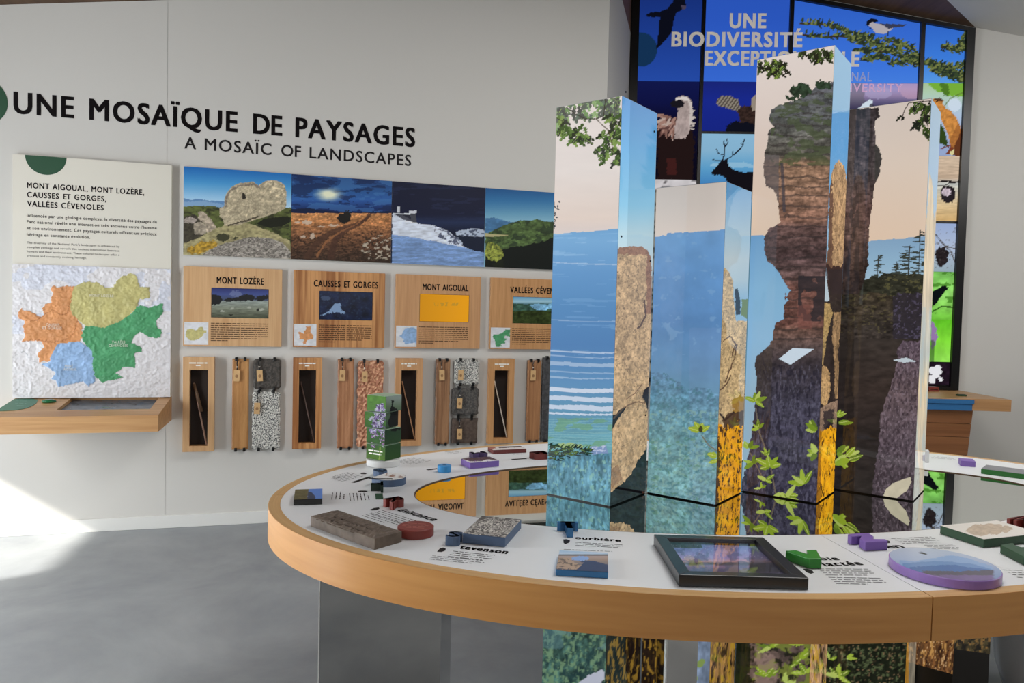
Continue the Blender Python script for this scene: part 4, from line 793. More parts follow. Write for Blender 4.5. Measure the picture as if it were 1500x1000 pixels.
def t3s(p):
    p.vgrad([(68, (150, 190, 220)), (160, (152, 192, 222)), (164, (128, 178, 220)), (166, (104, 164, 218)), (220, (104, 168, 222)), (380, (150, 190, 216)), (480, (180, 196, 206))])  # sudden step to bluer sky paints in the edge of a reflection
    p.O(1080, 60, 2.632); m = p.poly([(392, 458), (378, 470), (362, 520), (354, 600), (350, 800), (340, 880), (345, 1000), (420, 1000), (415, 900), (420, 700), (426, 560), (412, 480)], None, jit=4, js=12); rockface(p, m, (186, 150, 110), 1.2, 4, 14, 3); p.put(m & (p.x < 366+p.n(9, 20, 3)*9), (86, 60, 50), .75)
    d = p.y > 860+p.n(14, 30, 3)*24; p.put(d & m, (62, 44, 40)); p.put((p.y > 880) & (p.x > 352+(p.y-880)*.05), (52, 42, 42)); p.poly([(334, 890), (342, 900), (356, 1000), (330, 1010)], (190, 206, 216))
    p.O(1080, 420, 2.632); d = p.y > 55
    p.put(d, (48, 40, 38)); p.shade(d, .3, 12, 18, 3); m = p.poly([(326, 60), (356, 66), (368, 100), (345, 200), (332, 300), (320, 310)], None, jit=4); rockface(p, m, (176, 146, 96), 1, 5, 8, 7)
    m = p.poly([(372, 100), (402, 95), (400, 150), (388, 260), (394, 330), (388, 430), (376, 430), (374, 300), (366, 180)], None, jit=4); rockface(p, m, (160, 128, 92), 1.3, 4, 14, 8)
    m = p.ell(336, 380, 24, 76, None, jit=5); rockface(p, m, (186, 150, 104), 1, 5, 8, 9); m = p.poly([(318, 470), (350, 450), (388, 436), (386, 570), (372, 572), (366, 500), (330, 560), (316, 560)], None, jit=3); rockface(p, m, (150, 124, 104), 1, 4, 10, 4); p.poly([(330, 480), (372, 470), (370, 560), (335, 556)], (46, 40, 44), .8, jit=8)
    y = p.y > 548+p.n(12, 12, 3)*22; p.put(y, (238, 168, 26)); p.shade(y, .2, 8, 24, 3); p.speck(y, (60, 38, 20), .2, 4, 16, 5, .85); p.put(y & (p.x < 322+p.n(9, 20, 6)*8), (120, 76, 28), .6)
def t4f(p):
    p.vgrad([(144, (216, 202, 192)), (240, (226, 208, 192)), (356, (230, 204, 180))])
    m = p.Y > 352-(p.X-1290)*.09+p.n(9, 30, 3)*2; p.put(m, p.vg([(345, (134, 168, 200)), (385, (150, 186, 212)), (420, (172, 198, 214))]))
    p.O(1080, 60, 2.632)
    r = random.Random(5)
    for (x, y0, y1, w_) in ((545, 825, 960, 36), (665, 790, 960, 60), (705, 730, 960, 46), (615, 850, 960, 30)):
        p.line([(x, y0), (x-8, y1)], 4, (60, 58, 58))
        for i in range(34): yy = y0+r.random()*(y1-y0)*.8; l = w_*(.35+.65*(yy-y0)/(y1-y0))*(.5+r.random()); p.leaf(x, yy, l, 5, r.choice([0, math.pi])+(r.random()-.5)*.5, (62, 68, 62))
    g = p.y > 918+p.n(40, 20, 3)*26-(p.x-480)*.12; p.put(g, (50, 50, 40)); p.shade(g, .5, 16, 9, 4); p.speck(g & (p.x > 560), (96, 92, 60), .2, 12, 8, 5)
    m = p.poly([(380, 255), (470, 262), (545, 255), (549, 292), (530, 310), (533, 395), (548, 415), (556, 440), (554, 482), (545, 520), (528, 560), (524, 600), (516, 660), (508, 720), (505, 860), (482, 940), (462, 990), (440, 1040), (380, 1040)], None, jit=5, js=14)
    p.put(m, p.vg([(255, (44, 38, 40)), (320, (74, 66, 68)), (500, (76, 68, 68)), (640, (86, 66, 62)), (760, (92, 72, 66)), (860, (64, 50, 46)), (1040, (52, 44, 40))])); p.shade(m, .45, 10, 40, 4); p.shade(m, .4, 14, 7, 6); p.put(m & (p.x > 530) & (p.y > 400) & (p.y < 540), (62, 62, 58), .6); p.put(m & (p.x < 470) & (p.n(20, 60, 3) > 0), (48, 42, 44), .6)
    p.O(1080, 420, 2.632)
    d = p.y > 28+p.n(30, 14, 3)*14; p.put(d, p.vg([(20, (64, 56, 44)), (160, (58, 52, 48)), (400, (60, 50, 46)), (560, (46, 40, 38)), (820, (50, 46, 44))])); p.shade(d, .3, 40, 16, 3); p.shade(d & (p.y < 200), .5, 14, 8, 4); p.speck(d & (p.y < 180) & (p.x < 640), (100, 92, 62), .25, 12, 6, 5, .6)
    p.put(d & (p.x < 450), p.C*.75, 1.); p.put(d & (p.x > 600) & (p.y < 200), (48, 44, 54), .75); p.speck(d & (p.x > 600) & (p.y < 200), (100, 92, 118), .2, 10, 9, 5, .6)
    m = p.poly([(720, 200), (690, 212), (640, 205), (618, 240), (618, 290), (600, 360), (570, 440), (552, 500), (548, 600), (530, 700), (520, 790), (530, 830), (720, 830)], None, jit=6, js=16); p.put(m, p.vg([(200, (94, 80, 92)), (400, (104, 88, 92)), (600, (92, 80, 88)), (820, (70, 62, 68))])); p.shade(m, .35, 8, 16, 4); p.speck(m, (150, 134, 146), .22, 6, 10, 5, .5); p.speck(m, (54, 44, 50), .2, 7, 14, 9, .6)
    m = p.poly([(600, 282), (650, 272), (690, 288), (640, 292)], (196, 208, 216), jit=2)  # small pale lozenge, again a painted reflection
    sprig(p, [(385, 500, 46, (-.6, -1.0, -.2)), (390, 525, 58, (-.1, -.25)), (385, 640, 60, (-.5, -.9, .5)), (420, 650, 66, (-.35, -.9, 2.6)), (430, 665, 70, (0.0, -.25, 3.0)), (400, 670, 50, (.6, 1.3))], 4)
    m = p.poly([(563, 808), (572, 780), (600, 756), (668, 732), (671, 752), (655, 785), (612, 816), (590, 812)], (204, 196, 172)); p.shade(m, .05, 20, 14, 4)  # pale leaf shape: a reflection painted in as part of the print
    p.O(1280, 120, 6.25); oak(p, [(350, 180, 520, 260, 26), (430, 210, 520, 330, 22), (360, 340, 440, 400, 9), (450, 400, 520, 480, 12), (250, 300, 300, 330, 2)], 0, 8, 62, [(40, 46, 34), (54, 72, 34), (30, 34, 28), (74, 92, 40), (34, 38, 30)])
    p.line([(525, 175), (400, 180), (320, 195), (280, 260), (258, 330)], 8, (50, 42, 38)); p.line([(460, 250), (470, 360), (500, 410)], 6, (50, 44, 38))
def t4s(p):
    p.vgrad([(144, (154, 182, 204)), (250, (150, 182, 210)), (420, (150, 176, 196)), (760, (170, 176, 170))])
    m = p.poly([(1362, 252), (1366, 268), (1368, 320), (1374, 300), (1376, 420), (1364, 600), (1356, 800), (1320, 800), (1345, 500)], None, jit=1.2, js=6); p.put(m, p.vg([(250, (200, 180, 150)), (430, (206, 188, 158)), (520, (170, 176, 170)), (560, (214, 192, 152)), (640, (196, 182, 156)), (740, (176, 162, 140))])); p.shade(m, .22, 2.2, 40, 4)
    p.speck(m & (p.Y > 640), (120, 80, 70), .35, 3, 12, 4, .6); p.put((p.n(3, 60, 8) > .15) & (p.Y > 450), (160, 178, 184), .6)
# below the table
def l1f(p):
    p.fill((62, 92, 84)); p.shade(p.all(), .5, 12, 18, 3); p.shade(p.all(), .5, 4, 6, 5); p.speck(p.all(), (120, 152, 116), .0, 3.5, 5, 6, .8); p.speck(p.all(), (34, 58, 62), .15, 7, 12, 9, .7); p.put((p.Y < 950) & (p.n(30, 20, 3) > .1), (96, 132, 140), .5)
    p.poly([(838, 1010), (852, 996), (870, 985), (884, 980), (886, 992), (874, 1010)], (186, 190, 206), jit=2, js=6)
def bark(base, gold, k):
    def f(p):
        p.fill(base); p.shade(p.all(), .6, 3, 22, k); p.speck(p.all(), gold, .08, 2.6, 12, k+3, .8); p.speck(p.all(), (24, 16, 14), .2, 2.4, 16, k+7, .8)
    return f
def l1s(p): bark((30, 22, 18), (160, 124, 44), 4)(p); p.put(np.abs(p.X-910)+(p.Y-925)*.0 > 24+p.n(6, 12, 3)*7-0*(p.Y), (18, 16, 14), .8)
def l2f(p):
    p.fill((76, 118, 116)); p.shade(p.all(), .3, 12, 18, 3); p.put(p.X > 1010, (118, 134, 158)); m = p.X < 968-(p.Y-935)*.107; q = Pt(p.X, p.Y); bark((40, 28, 20), (168, 130, 48), 9)(q); p.C[m] = q.C[m]; p.shade(p.X > 1010, .3, 6, 12, 4); p.leaf(1020, 975, 16, 10, -.6, (128, 150, 80)); p.leaf(1022, 994, 18, 10, 3.4, (140, 160, 90))
def l3f(p):
    p.fill((96, 80, 74)); p.shade(p.all(), .5, 8, 8, 3); p.speck(p.all(), (120, 134, 50), .02, 9, 8, 5, .8); p.speck(p.all(), (26, 26, 18), .15, 7, 8, 8, .8); p.put((p.X < 1098+p.n(6, 9, 3)*7), (20, 26, 14), .8)
    m = p.poly([(1110, 950), (1135, 960), (1140, 1010), (1105, 1010)], None, jit=6); p.put(m, (158, 132, 122), .6)
    sprig(p, [(1122, 990, 22, (-.4, -1.1, -2.2, 3.4, 3.9)), (1165, 945, 18, (-1.2, -2.4, -.5)), (1172, 965, 22, (-1.1, -.6, 2.6)), (1180, 985, 22, (-.5, 3.3, -2.2)), (1150, 1000, 20, (-.2, -1.5))], 6)
    sprig(p, [(1128, 948, 20, (-.3, -2.9, 2.5)), (1106, 938, 14, (-.3, -1.2))], 9)
def l4f(p):
    p.fill((26, 30, 20)); p.shade(p.all(), .5, 8, 8, 3); p.speck(p.all(), (92, 104, 70), .16, 3.5, 4, 5, .8); p.speck(p.all(), (150, 120, 90), .34, 3, 4, 9, .7); sprig(p, [(1228, 990, 22, (-.6, -1.6, -2.4, 3.5, .5)), (1240, 965, 16, (-.2, -.7)), (1216, 966, 14, (-2.2, -.2))], 5)
def l4s(p): p.fill((128, 120, 104)); p.put(p.X < 1331, (170, 122, 44)); p.shade(p.all(), .3, 2, 20, 4)
COLS = [('tallest-but-two landscape column with oak leaves and pale bands over blue hills, leftmost', t1f, t1s, l1f, l1s), ('shortest landscape column, blue haze with cream top, second from the left', t2f, t2s, l2f, bark((150, 112, 62), (176, 140, 40), 5)),
        ('tallest landscape column showing the overhanging rock pillar under oak leaves', t3f, t3s, l3f, bark((180, 140, 104), (190, 150, 40), 7)), ('rightmost landscape column with dark rock, pine trees and oak twig', t4f, t4s, l4f, l4s)]
COLS[0] = ('leftmost landscape column with green oak leaves above hazy blue fields',)+COLS[0][1:]
for i, (lb, pf, ps, qf, qs) in enumerate(COLS):
    x, y, h, w_, d = TW[i]; zt_ = HM+h
    r = empty('picture_column', tcorner(i, 0, w_/2, d/2), -TA, lb, 'column', 'backlit landscape columns')
    e = .0025; V = [tcorner(i, z, a, b_) for z in (.0005, zt_-.001) for a, b_ in ((e, e), (w_-e, e), (w_-e, d-e), (e, d-e))]
    mk('column_core', V, BOXF, BLACK, r)
    mk('column_cap', [tcorner(i, z, a, b_) for z in (zt_-.0008, zt_) for a, b_ in ((0, 0), (w_, 0), (w_, d), (0, d))], BOXF, mat('cap_grey', (150, 150, 152), .4), r)
    zb = ZM+.005; zu = ZM-.02
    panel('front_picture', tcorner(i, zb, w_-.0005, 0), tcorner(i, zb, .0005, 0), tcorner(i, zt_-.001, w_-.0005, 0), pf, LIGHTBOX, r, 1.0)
    panel('side_picture', tcorner(i, zb, 0, .0005), tcorner(i, zb, 0, d-.0005), tcorner(i, zt_-.001, 0, .0005), ps, LIGHTBOX, r, 1.0)
    panel('lower_front_picture', tcorner(i, .003, w_-.0005, 0), tcorner(i, .003, .0005, 0), tcorner(i, zu, w_-.0005, 0), qf, LIGHTBOX, r, 2.)
    panel('lower_side_picture', tcorner(i, .003, 0, .0005), tcorner(i, .003, 0, d-.0005), tcorner(i, zu, 0, .0005), qs, LIGHTBOX, r, 2.)
    # far faces in the same pictures
    panel('back_picture', tcorner(i, zb, 0, d), tcorner(i, zb, w_, d), tcorner(i, zt_-.001, 0, d), lambda p, f=pf: f(p), LIGHTBOX, r, 6.)
    panel('far_side_picture', tcorner(i, zb, w_, d), tcorner(i, zb, w_, 0), tcorner(i, zt_-.001, w_, d), lambda p, f=pf: f(p), LIGHTBOX, r, 6.)
    if i == 0:
        for q, z in ((.02, 1.45), (.02, .95), (.9, 1.36), (.9, .88), (.9, .3)):
            mb = MB().tube([tcorner(i, HM+z*.97, -.0004, d*(.06+q*.95)), tcorner(i, HM+z*.97, -.003, d*(.06+q*.95))], .0035, 8); mb.make('screw', mat('dark_screw', (40, 44, 52), .3, .8), r)
# made-up low block; mirrored dry grass is painted on it as pictures
def dray(px, Y, z=None): d = ray(px, 960); return EYE+d*(Y/d[1])
C_ = dray(1397, 2.80); fa = lambda k: C_+np.array([-CT, STT, 0])*k; fb = lambda k: C_+np.array([.954, -.30, 0])*k
def solvek(f, px):
    lo, hi = .01, 1.2; s_ = proj(f(.5))[0] > proj(C_)[0]
    for _ in range(50):
        m_ = (lo+hi)/2; x_ = proj(np.array([f(m_)[0], f(m_)[1], .45]))[0]
        if (x_ < px) == s_: lo = m_
        else: hi = m_
    return lo
ka, kb = solvek(fa, 1337), solvek(fb, 1453)
at = lambda v, z: np.array([v[0], v[1], z])
r = empty('grass_reflection_block', at(C_, 0), -TA, 'added low block painted with an orange dry grass reflection under the table', 'block')
fc = fa(ka)+fb(kb)-C_
zg = [z for z in np.arange(.0, .7, .005) if proj(at(C_, z))[1] > 987][-1]
back = np.array([.3, .95, 0])*.25; ins = back*.016
MB().prism([at(v, .0005) for v in (C_+ins, fb(kb)+ins, fb(kb)+back, fa(ka)+back, fa(ka)+ins)], (0, 0, .74)).make('core', mat('dark_base', (44, 42, 40), .3), r)
def gr1(p): p.fill((108, 72, 42)); p.shade(p.all(), .5, 2.5, 12, 4); p.speck(p.all(), (206, 156, 88), .08, 2, 9, 5, .8); p.speck(p.all(), (48, 28, 20), .12, 3, 8, 9, .8); p.speck(p.all(), (220, 180, 130), .34, 1.6, 6, 12, .8)
def gr2(p): p.fill((62, 54, 34)); p.shade(p.all(), .5, 4, 6, 4); p.speck(p.all(), (150, 112, 62), .06, 3, 6, 5, .7); p.speck(p.all(), (20, 18, 16), .1, 4, 5, 9, .8)
panel('grass_reflection', at(fa(ka), zg), at(C_, zg), at(fa(ka), .735), gr1, LIGHTBOX, r, 1.5)
panel('grass_side_reflection', at(C_, .295), at(fb(kb), .295), at(C_, .735), gr2, LIGHTBOX, r, 1.5)
# white shell stool
dd = dray(1455, 3.0); r0 = .30; SC = (dd[0]+r0*1.09, dd[1], 0.001)
st = empty('shell_stool', SC, 0, 'white glossy moulded stool at the right edge, seen below the table', 'stool')
MB().lathe(SC, [(.20, 0), (.24, .02), (.27, .12), (.285, .28), (.30, .46), (.285, .53), (.23, .55), (.001, .552)], 64).make('shell', mat('white_gloss_shell', (244, 247, 250), .12, coat=.6), st, smooth=True)
MB().lathe((SC[0], SC[1], .5535), [(.19, 0), (.20, .006), (.19, .014), (.001, .018)], 48).make('seat_pad', mat('light_grey_pad', (190, 192, 194), .6), st, smooth=True)
# ------------------------------------------------------------------ things on the table
TOP = HM+.0006
def wtop(px, py, h=0.): X = tab(px, py, h); return X
def fit_rect(c, h):
    BL, BR, TR, TL = [tab(x, y, h) for x, y in c]; u = (BR-BL+TR-TL)/2; v = (TL-BL+TR-BR)/2; cen = (BL+BR+TR+TL)/4
    lu, lv = np.linalg.norm(u), np.linalg.norm(v); au, av = math.atan2(u[1], u[0]), math.atan2(v[1], v[0]); d = ((av-au-math.pi/2+math.pi) % (2*math.pi)-math.pi)/2
    au += d*.6; av -= d*.6; u = np.array([math.cos(au), math.sin(au), 0])*lu/2; v = np.array([math.cos(av), math.sin(av), 0])*lv/2
    return cen, u, v, au
def tile(name, label, cat, c, h, side, paint, group=None, bev=.0015, topmat=None, base=0.):
    cen, u, v, a = fit_rect(c, h); r = empty(name, (cen[0], cen[1], TOP), a, label, cat, group)
    q = [cen-u-v, cen+u-v, cen+u+v, cen-u+v]; z = lambda P, zz: np.array([P[0], P[1], zz])
    mk('body', [z(P, zz) for zz in (TOP, HM+h) for P in q], BOXF, side, r, bev)
    if paint:
        i = .002; s_ = [cen-u*(1-i)-v*(1-i), cen+u*(1-i)-v*(1-i), cen-u*(1-i)+v*(1-i)]
        panel('top_picture', *[z(P, HM+h+.0005) for P in s_], paint, topmat or MATTE, r, .8)
    return r, cen, u, v
def disc(name, label, cat, cx, cy, rx, h, side, paint, arc=None, topmat=None):
    C0 = tab(cx, cy, h); rr = np.linalg.norm(tab(cx+rx, cy, h)-C0); r = empty(name, (C0[0], C0[1], TOP), 0, label, cat)
    if arc is None: MB().lathe((C0[0], C0[1], TOP), [(rr-.001, 0), (rr, .001), (rr, h-.002), (rr-.002, h-.0006)], 72).make('body', side, r, smooth=False)
    else:
        P = [C0+rr*np.array([math.cos(q), math.sin(q), 0]) for q in np.linspace(*arc, 48)]; MB().prism([np.array([p[0], p[1], TOP]) for p in P], (0, 0, h-.001)).make('body', side, r)
    if paint:
        nr, nq = 26, 120; R0 = np.linspace(.01, 1, nr+1)[:, None, None]; a = arc or (0, 2*math.pi); Q = np.linspace(a[0], a[1], nq+1)[None, :, None]
        P = np.concatenate([C0[0]+R0*(rr-.002)*np.cos(Q), C0[1]+R0*(rr-.002)*np.sin(Q), np.full((nr+1, nq+1, 1), HM+h+.0004)], 2)
        if arc:   # half disc: fan between the chord and the rim
            rim = P[-1]; ch0, ch1 = rim[0], rim[-1]; t = np.linspace(0, 1, nq+1)[:, None]; chord = ch0+(ch1-ch0)*t; P = chord[None]+(rim[None]-chord[None])*R0
        gridmesh('top_picture', P, nq, nr, paint, topmat or MATTE, r)
    return r, C0, rr
def letter(ch, label, p0, p1, capl, h, m, bold=.06, name='letter_block', flip=False):
    """fat cut-out initial lying on the table; baseline p0-p1 in the survey sheet, cap height in metres"""
    A, B = tab(*p0), tab(*p1); A[2] = B[2] = TOP; d = B-A; up = np.array([-d[1], d[0], 0.]); c = (A+B)/2
    if isinstance(capl, tuple): capl = abs((tab(*capl)[:2]-A[:2])@up[:2])/np.linalg.norm(up)
    r = empty(name, (c[0], c[1], TOP), math.atan2(d[1], d[0]), label, 'letter block', 'cut-out letter blocks on the table')
    text('letter', ch, A, B, up, capl, m, r, 0, 0, h, 0., bold*.6); return r
def heading(t, p0, p1, cap, m=INK, bold=.07):
    cap *= 1.25; bold = .045; A, B = tab(*p0), tab(*p1); A[2] = B[2] = HM; d = B-A; text('heading', t, A, B, (-d[1], d[0], 0), cap, m, tb, 0, .0007, 0, 0, bold)
def blurred(p0, p1, th, m=INK):
    A, B = tab(*p0), tab(*p1); A[2] = B[2] = HM; d = B-A; greek('heading', A, B, (-d[1], d[0], 0), .05, 1, m, tb, 5, th/.05, 1, .0007)
def caption(p0, p1, lead, n, seed=0, m=INK_G, last=.6, hgt=.38):
    hgt *= .62; A, B = tab(*p0), tab(*p1); A[2] = B[2] = HM; d = B-A; greek('caption_text', A, B, (-d[1], d[0], 0), lead, n, m, tb, seed, hgt, last, .0007)
def drop(pts):
    MB().prism([tab(*q) for q in pts], (0, 0, .0007)).make('drop_mark', INK, tb)
SLATEB = mat('slate_blue_paint', (78, 98, 128), .5); REDB = mat('brick_red_paint', (126, 50, 42), .5); PURP = mat('purple_paint', (122, 92, 168), .45); BLUEB = mat('mid_blue_paint', (44, 112, 166), .45)
GRNB = mat('bright_green_paint', (38, 128, 36), .4); DGRN = mat('deep_green_paint', (34, 72, 46), .5); SKYB = mat('sky_blue_paint', (52, 140, 200), .45)
# 1 black-edged tile with moor and sky, far left
def p_moor(p): p.O(390, 650, 5); p.fill((92, 86, 56)); p.shade(p.all(), .22, 20, 6, 3); p.poly([(316, 320), (420, 320), (420, 410), (300, 410), (305, 360)], (84, 122, 190)); p.poly([(300, 410), (305, 350), (325, 352), (345, 365), (360, 385), (362, 410)], (52, 62, 84), jit=4)
tile('picture_tile', 'small black-edged tile with brown moor and blue sky, nearest the left rim', 'picture tile', [(430, 732), (472, 729.6), (472.4, 715.8), (432.6, 716.6)], .020, BLACK, p_moor)
caption((486.5, 731.5), (488, 720.5), .0135, 4, 2, INK_S); caption((514, 733.2), (512.5, 722.5), .0125, 6, 3, INK_S)
blurred((549.5, 723), (550.5, 731.5), .026, DGRN); drop([(524, 719.3), (528, 718.6), (535, 718.6), (538.5, 719.2), (537, 720.3), (530, 720.6), (525, 720.2)])
# 2 grey plank of slate
cc = [(547.3, 788.2), (586.9, 776.6), (495.5, 745), (457.3, 754)]
cen, u, v, a = fit_rect(cc, .034); r = empty('slate_plank', (cen[0], cen[1], TOP), a, 'long grey-brown slate plank with rough top lying near the left front rim', 'stone plank')
nu, nv = 10, 34; rd = random.Random(3); V = []; Fc = []
for j in range(nv+1):
    for i in range(nu+1):
        ed = i in (0, nu) or j in (0, nv); P = cen+u*(2*i/nu-1)*(1+(.03*(rd.random()-.5) if i in (0, nu) else 0))+v*(2*j/nv-1)*(1+(.012*(rd.random()-.5) if j in (0, nv) else 0))
        V.append(np.array([P[0], P[1], HM+.034-(.003 if ed else 0)+.0035*(rd.random()-.5)*(0 if ed else 1)]))
n0 = len(V); V += [np.array([q[0], q[1], TOP]) for q in V[:n0]]; W1 = nu+1
for j in range(nv):
    for i in range(nu): k = j*W1+i; Fc += [(k, k+1, k+W1+1, k+W1), (n0+k+W1, n0+k+W1+1, n0+k+1, n0+k)]
ring = list(range(W1))+[j*W1+nu for j in range(1, nv+1)]+[nv*W1+i for i in range(nu-1, -1, -1)]+[j*W1 for j in range(nv-1, 0, -1)]
for k, l in zip(ring, ring[1:]+ring[:1]): Fc.append((k, n0+k, n0+l, l))
mk('plank', V, Fc, mat('slate_brown_grey', (112, 98, 86), .7, var=(30, (84, 72, 62)), bump=(60, .5, .004)), r)
greek('carved_line', *[np.array([*(cen+u*s_*.2+v*t_)[:2], HM+.036]) for s_, t_ in ((-1, .62), (-1, -.7))], u, .03, 3, mat('engraving', (92, 78, 66), .8), r, 4, .22, .9, .001)
# 3 Résistance
letter('R', 'brick-red letter R block before the word ending, left of the mirror edge', (561, 741.5), (575, 747.5), (581, 736.5), .026, REDB, .10)
heading('ésistance', (580.5, 747.6), (633.5, 763.2), .030); caption((559, 747.5), (609, 763.2), .0150, 4, 5, INK_S, .9); caption((541, 752.5), (588, 767.5), .0150, 3, 6, INK_S, .7)
drop([(541.5, 746.6), (548, 744), (555, 743.2), (556, 745), (551, 747), (545, 747.4)])
r, C0, rr = disc('text_disc', 'round brick-red disc with faint lettering touching the slate plank', 'disc', 609, 769.8, 26.6, .026, REDB, None)
for i in range(4): A = C0+np.array([-.045+.012*abs(i-1.5), .022-.014*i, 0]); B = C0+np.array([.045-.012*abs(i-1.5), .022-.014*i-.006, 0]); A[2] = B[2] = HM+.0258; greek('disc_text', A, B, (0, 1, 0), .014, 1, mat('faded_red_ink', (168, 104, 92), .6), r, i, .4, 1, .0006)
# 4 slate blue tile with engraving, Stevenson
def p_engr(p): p.O(590, 640, 6.25); p.fill((196, 192, 184)); n_ = np.sin(p.n(120, 40, 6, 3)*30+p.n(30, 10, 3)*4); p.put(n_ > -.1, (64, 60, 60), .9); p.put(p.n(40, 10, 8) > .3, (140, 132, 126), .7); p.put((p.y < 770) & (p.n(50, 10, 3) > 0), (72, 68, 66), .7)
tile('picture_tile', 'slate-blue block with black and white engraving beside the mirror edge', 'picture tile', [(678.3, 780.8), (738.8, 787.2), (765, 760.6), (705.5, 755.6)], .028, SLATEB, p_engr)
letter('S', 'slate-blue letter S block in front of the engraved block', (651.5, 798.8), (672, 800.6), (657, 790.5), .026, SLATEB, .11)
heading('tevenson', (671.8, 803.6), (742.3, 811.3), .026); caption((663.5, 807.5), (724.5, 813.8), .0150, 4, 7, INK_S, .8); caption((633, 814.2), (711, 822), .0135, 3, 8, INK_G, .8)
drop([(640.3, 808), (644, 803.6), (649, 802), (653, 803.4), (652.6, 806), (647, 808.2)])
# 5 Tourbière
letter('T', 'mid-blue letter T block at the near mirror edge', (819.5, 787), (850.5, 787.4), .075, .026, BLUEB, .10)
heading('ourbière', (842, 789.3), (909.5, 793.6), .022); caption((843, 794.5), (911.5, 798.2), .0140, 3, 9, INK_S, .9); caption((826, 804.8), (897, 808), .0120, 1, 10, INK_G, 1)
drop([(825, 790), (830, 789.6), (835, 791.6), (834, 794.4), (828, 796.8), (825.5, 795)])
def p_lake(p):
    p.O(620, 740, 5); p.vgrad([(330, (150, 180, 208)), (356, (176, 192, 210)), (362, (72, 76, 86)), (372, (170, 150, 142)), (400, (150, 130, 118)), (490, (60, 74, 100))])
    m = p.poly([(1130, 405), (1240, 405), (1310, 420), (1370, 440), (1370, 500), (1080, 470), (1150, 440), (1180, 420)], (56, 66, 96), jit=5); m = p.ell(1150, 388, 64, 18, (132, 160, 206), jit=6)
    m = p.poly([(960, 380), (1080, 385), (1110, 420), (1160, 440), (1120, 470), (960, 460)], (168, 144, 124), jit=6); p.speck(m, (84, 74, 70), .1, 16, 7, 4); p.put((p.y > 478) & (p.x < 1300), (52, 62, 76), .5)
tile('picture_tile', 'blue-edged tile with photo of a bog lake at the near rim', 'picture tile', [(813.2, 833.4), (890, 838.4), (891.4, 808.8), (820.8, 807)], .016, BLUEB, p_lake)
# 6 black frame with glass, Voie lactée
fcn = [(995, 840.8), (1185.8, 846.9), (1117.5, 786.4), (957.5, 782.3)]; hf = .030
cen, u, v, a = fit_rect(fcn, hf); r = empty('black_frame', (cen[0], cen[1], TOP), a, 'wide black frame with reflecting night sky picture lying at the near rim', 'frame')
fi = [(1007.5, 834.6), (1161.7, 838.2), (1108, 790.2), (976.7, 787.6)]; c2, u2, v2, a2 = fit_rect(fi, hf); ku = .80; kv = .83
O_ = [cen-u-v, cen+u-v, cen+u+v, cen-u+v]; I_ = [cen-u*ku-v*kv, cen+u*ku-v*kv, cen+u*ku+v*kv, cen-u*ku+v*kv]
for i in range(4):
    j = (i+1) % 4; P = [O_[i], O_[j], I_[j], I_[i]]; mk('frame_rail', [np.array([q[0], q[1], zz]) for zz in (TOP, HM+hf) for q in P], BOXF, mat('black_frame_lacquer', (20, 22, 26), .35, coat=.3), r, .0012)
mk('backing', [np.array([q[0], q[1], zz]) for zz in (TOP+.0002, HM+.012) for q in I_], BOXF, BLACK, r)
def p_night(p):
    p.O(950, 770, 6); p.vgrad([(100, (54, 72, 116)), (200, (96, 108, 168)), (280, (142, 124, 176)), (310, (186, 140, 150)), (322, (110, 84, 84)), (335, (34, 28, 32)), (352, (120, 96, 130)), (400, (70, 56, 84))]); nz = p.n(120, 60, 3, 4)
    p.put(nz > .1, (148, 158, 206), .35); p.put(nz < -.2, (50, 60, 100), .5); p.poly([(120, 100), (425, 105), (480, 196), (180, 192)], (8, 8, 12)); p.put((p.x > 900) & (p.y > 200), p.C*.6); p.poly([(900, 335), (1160, 318), (1300, 410), (860, 400)], (26, 24, 30), jit=6); p.speck(p.y < 280, (210, 210, 230), .5, 6, 4, 5)
panel('night_picture', *[np.array([q[0], q[1], HM+.0125]) for q in (I_[0], I_[1], I_[3])], p_night, print_mat('frame_print', .6, .6, .5), r, 1.)  # print given a glow of its own to look brighter under glass
glass = bpy.data.materials.new('clear_glass'); glass.use_nodes = True; nt = glass.node_tree; g_ = nt.nodes['Principled BSDF']; tr = nt.nodes.new('ShaderNodeBsdfTransparent'); gl = nt.nodes.new('ShaderNodeBsdfGlossy'); gl.inputs['Roughness'].default_value = .01
fr_ = nt.nodes.new('ShaderNodeLayerWeight'); pw = nt.nodes.new('ShaderNodeMath'); pw.operation = 'POWER'; pw.inputs[1].default_value = 4.5; nt.links.new(fr_.outputs['Facing'], pw.inputs[0]); mxs = nt.nodes.new('ShaderNodeMixShader'); nt.links.new(pw.outputs[0], mxs.inputs[0]); nt.links.new(tr.outputs[0], mxs.inputs[1]); nt.links.new(gl.outputs[0], mxs.inputs[2]); nt.links.new(mxs.outputs[0], nt.nodes['Material Output'].inputs[0])
mk('glass_pane', [np.array([q[0], q[1], zz]) for zz in (HM+.022, HM+.024) for q in I_], BOXF, glass, r)
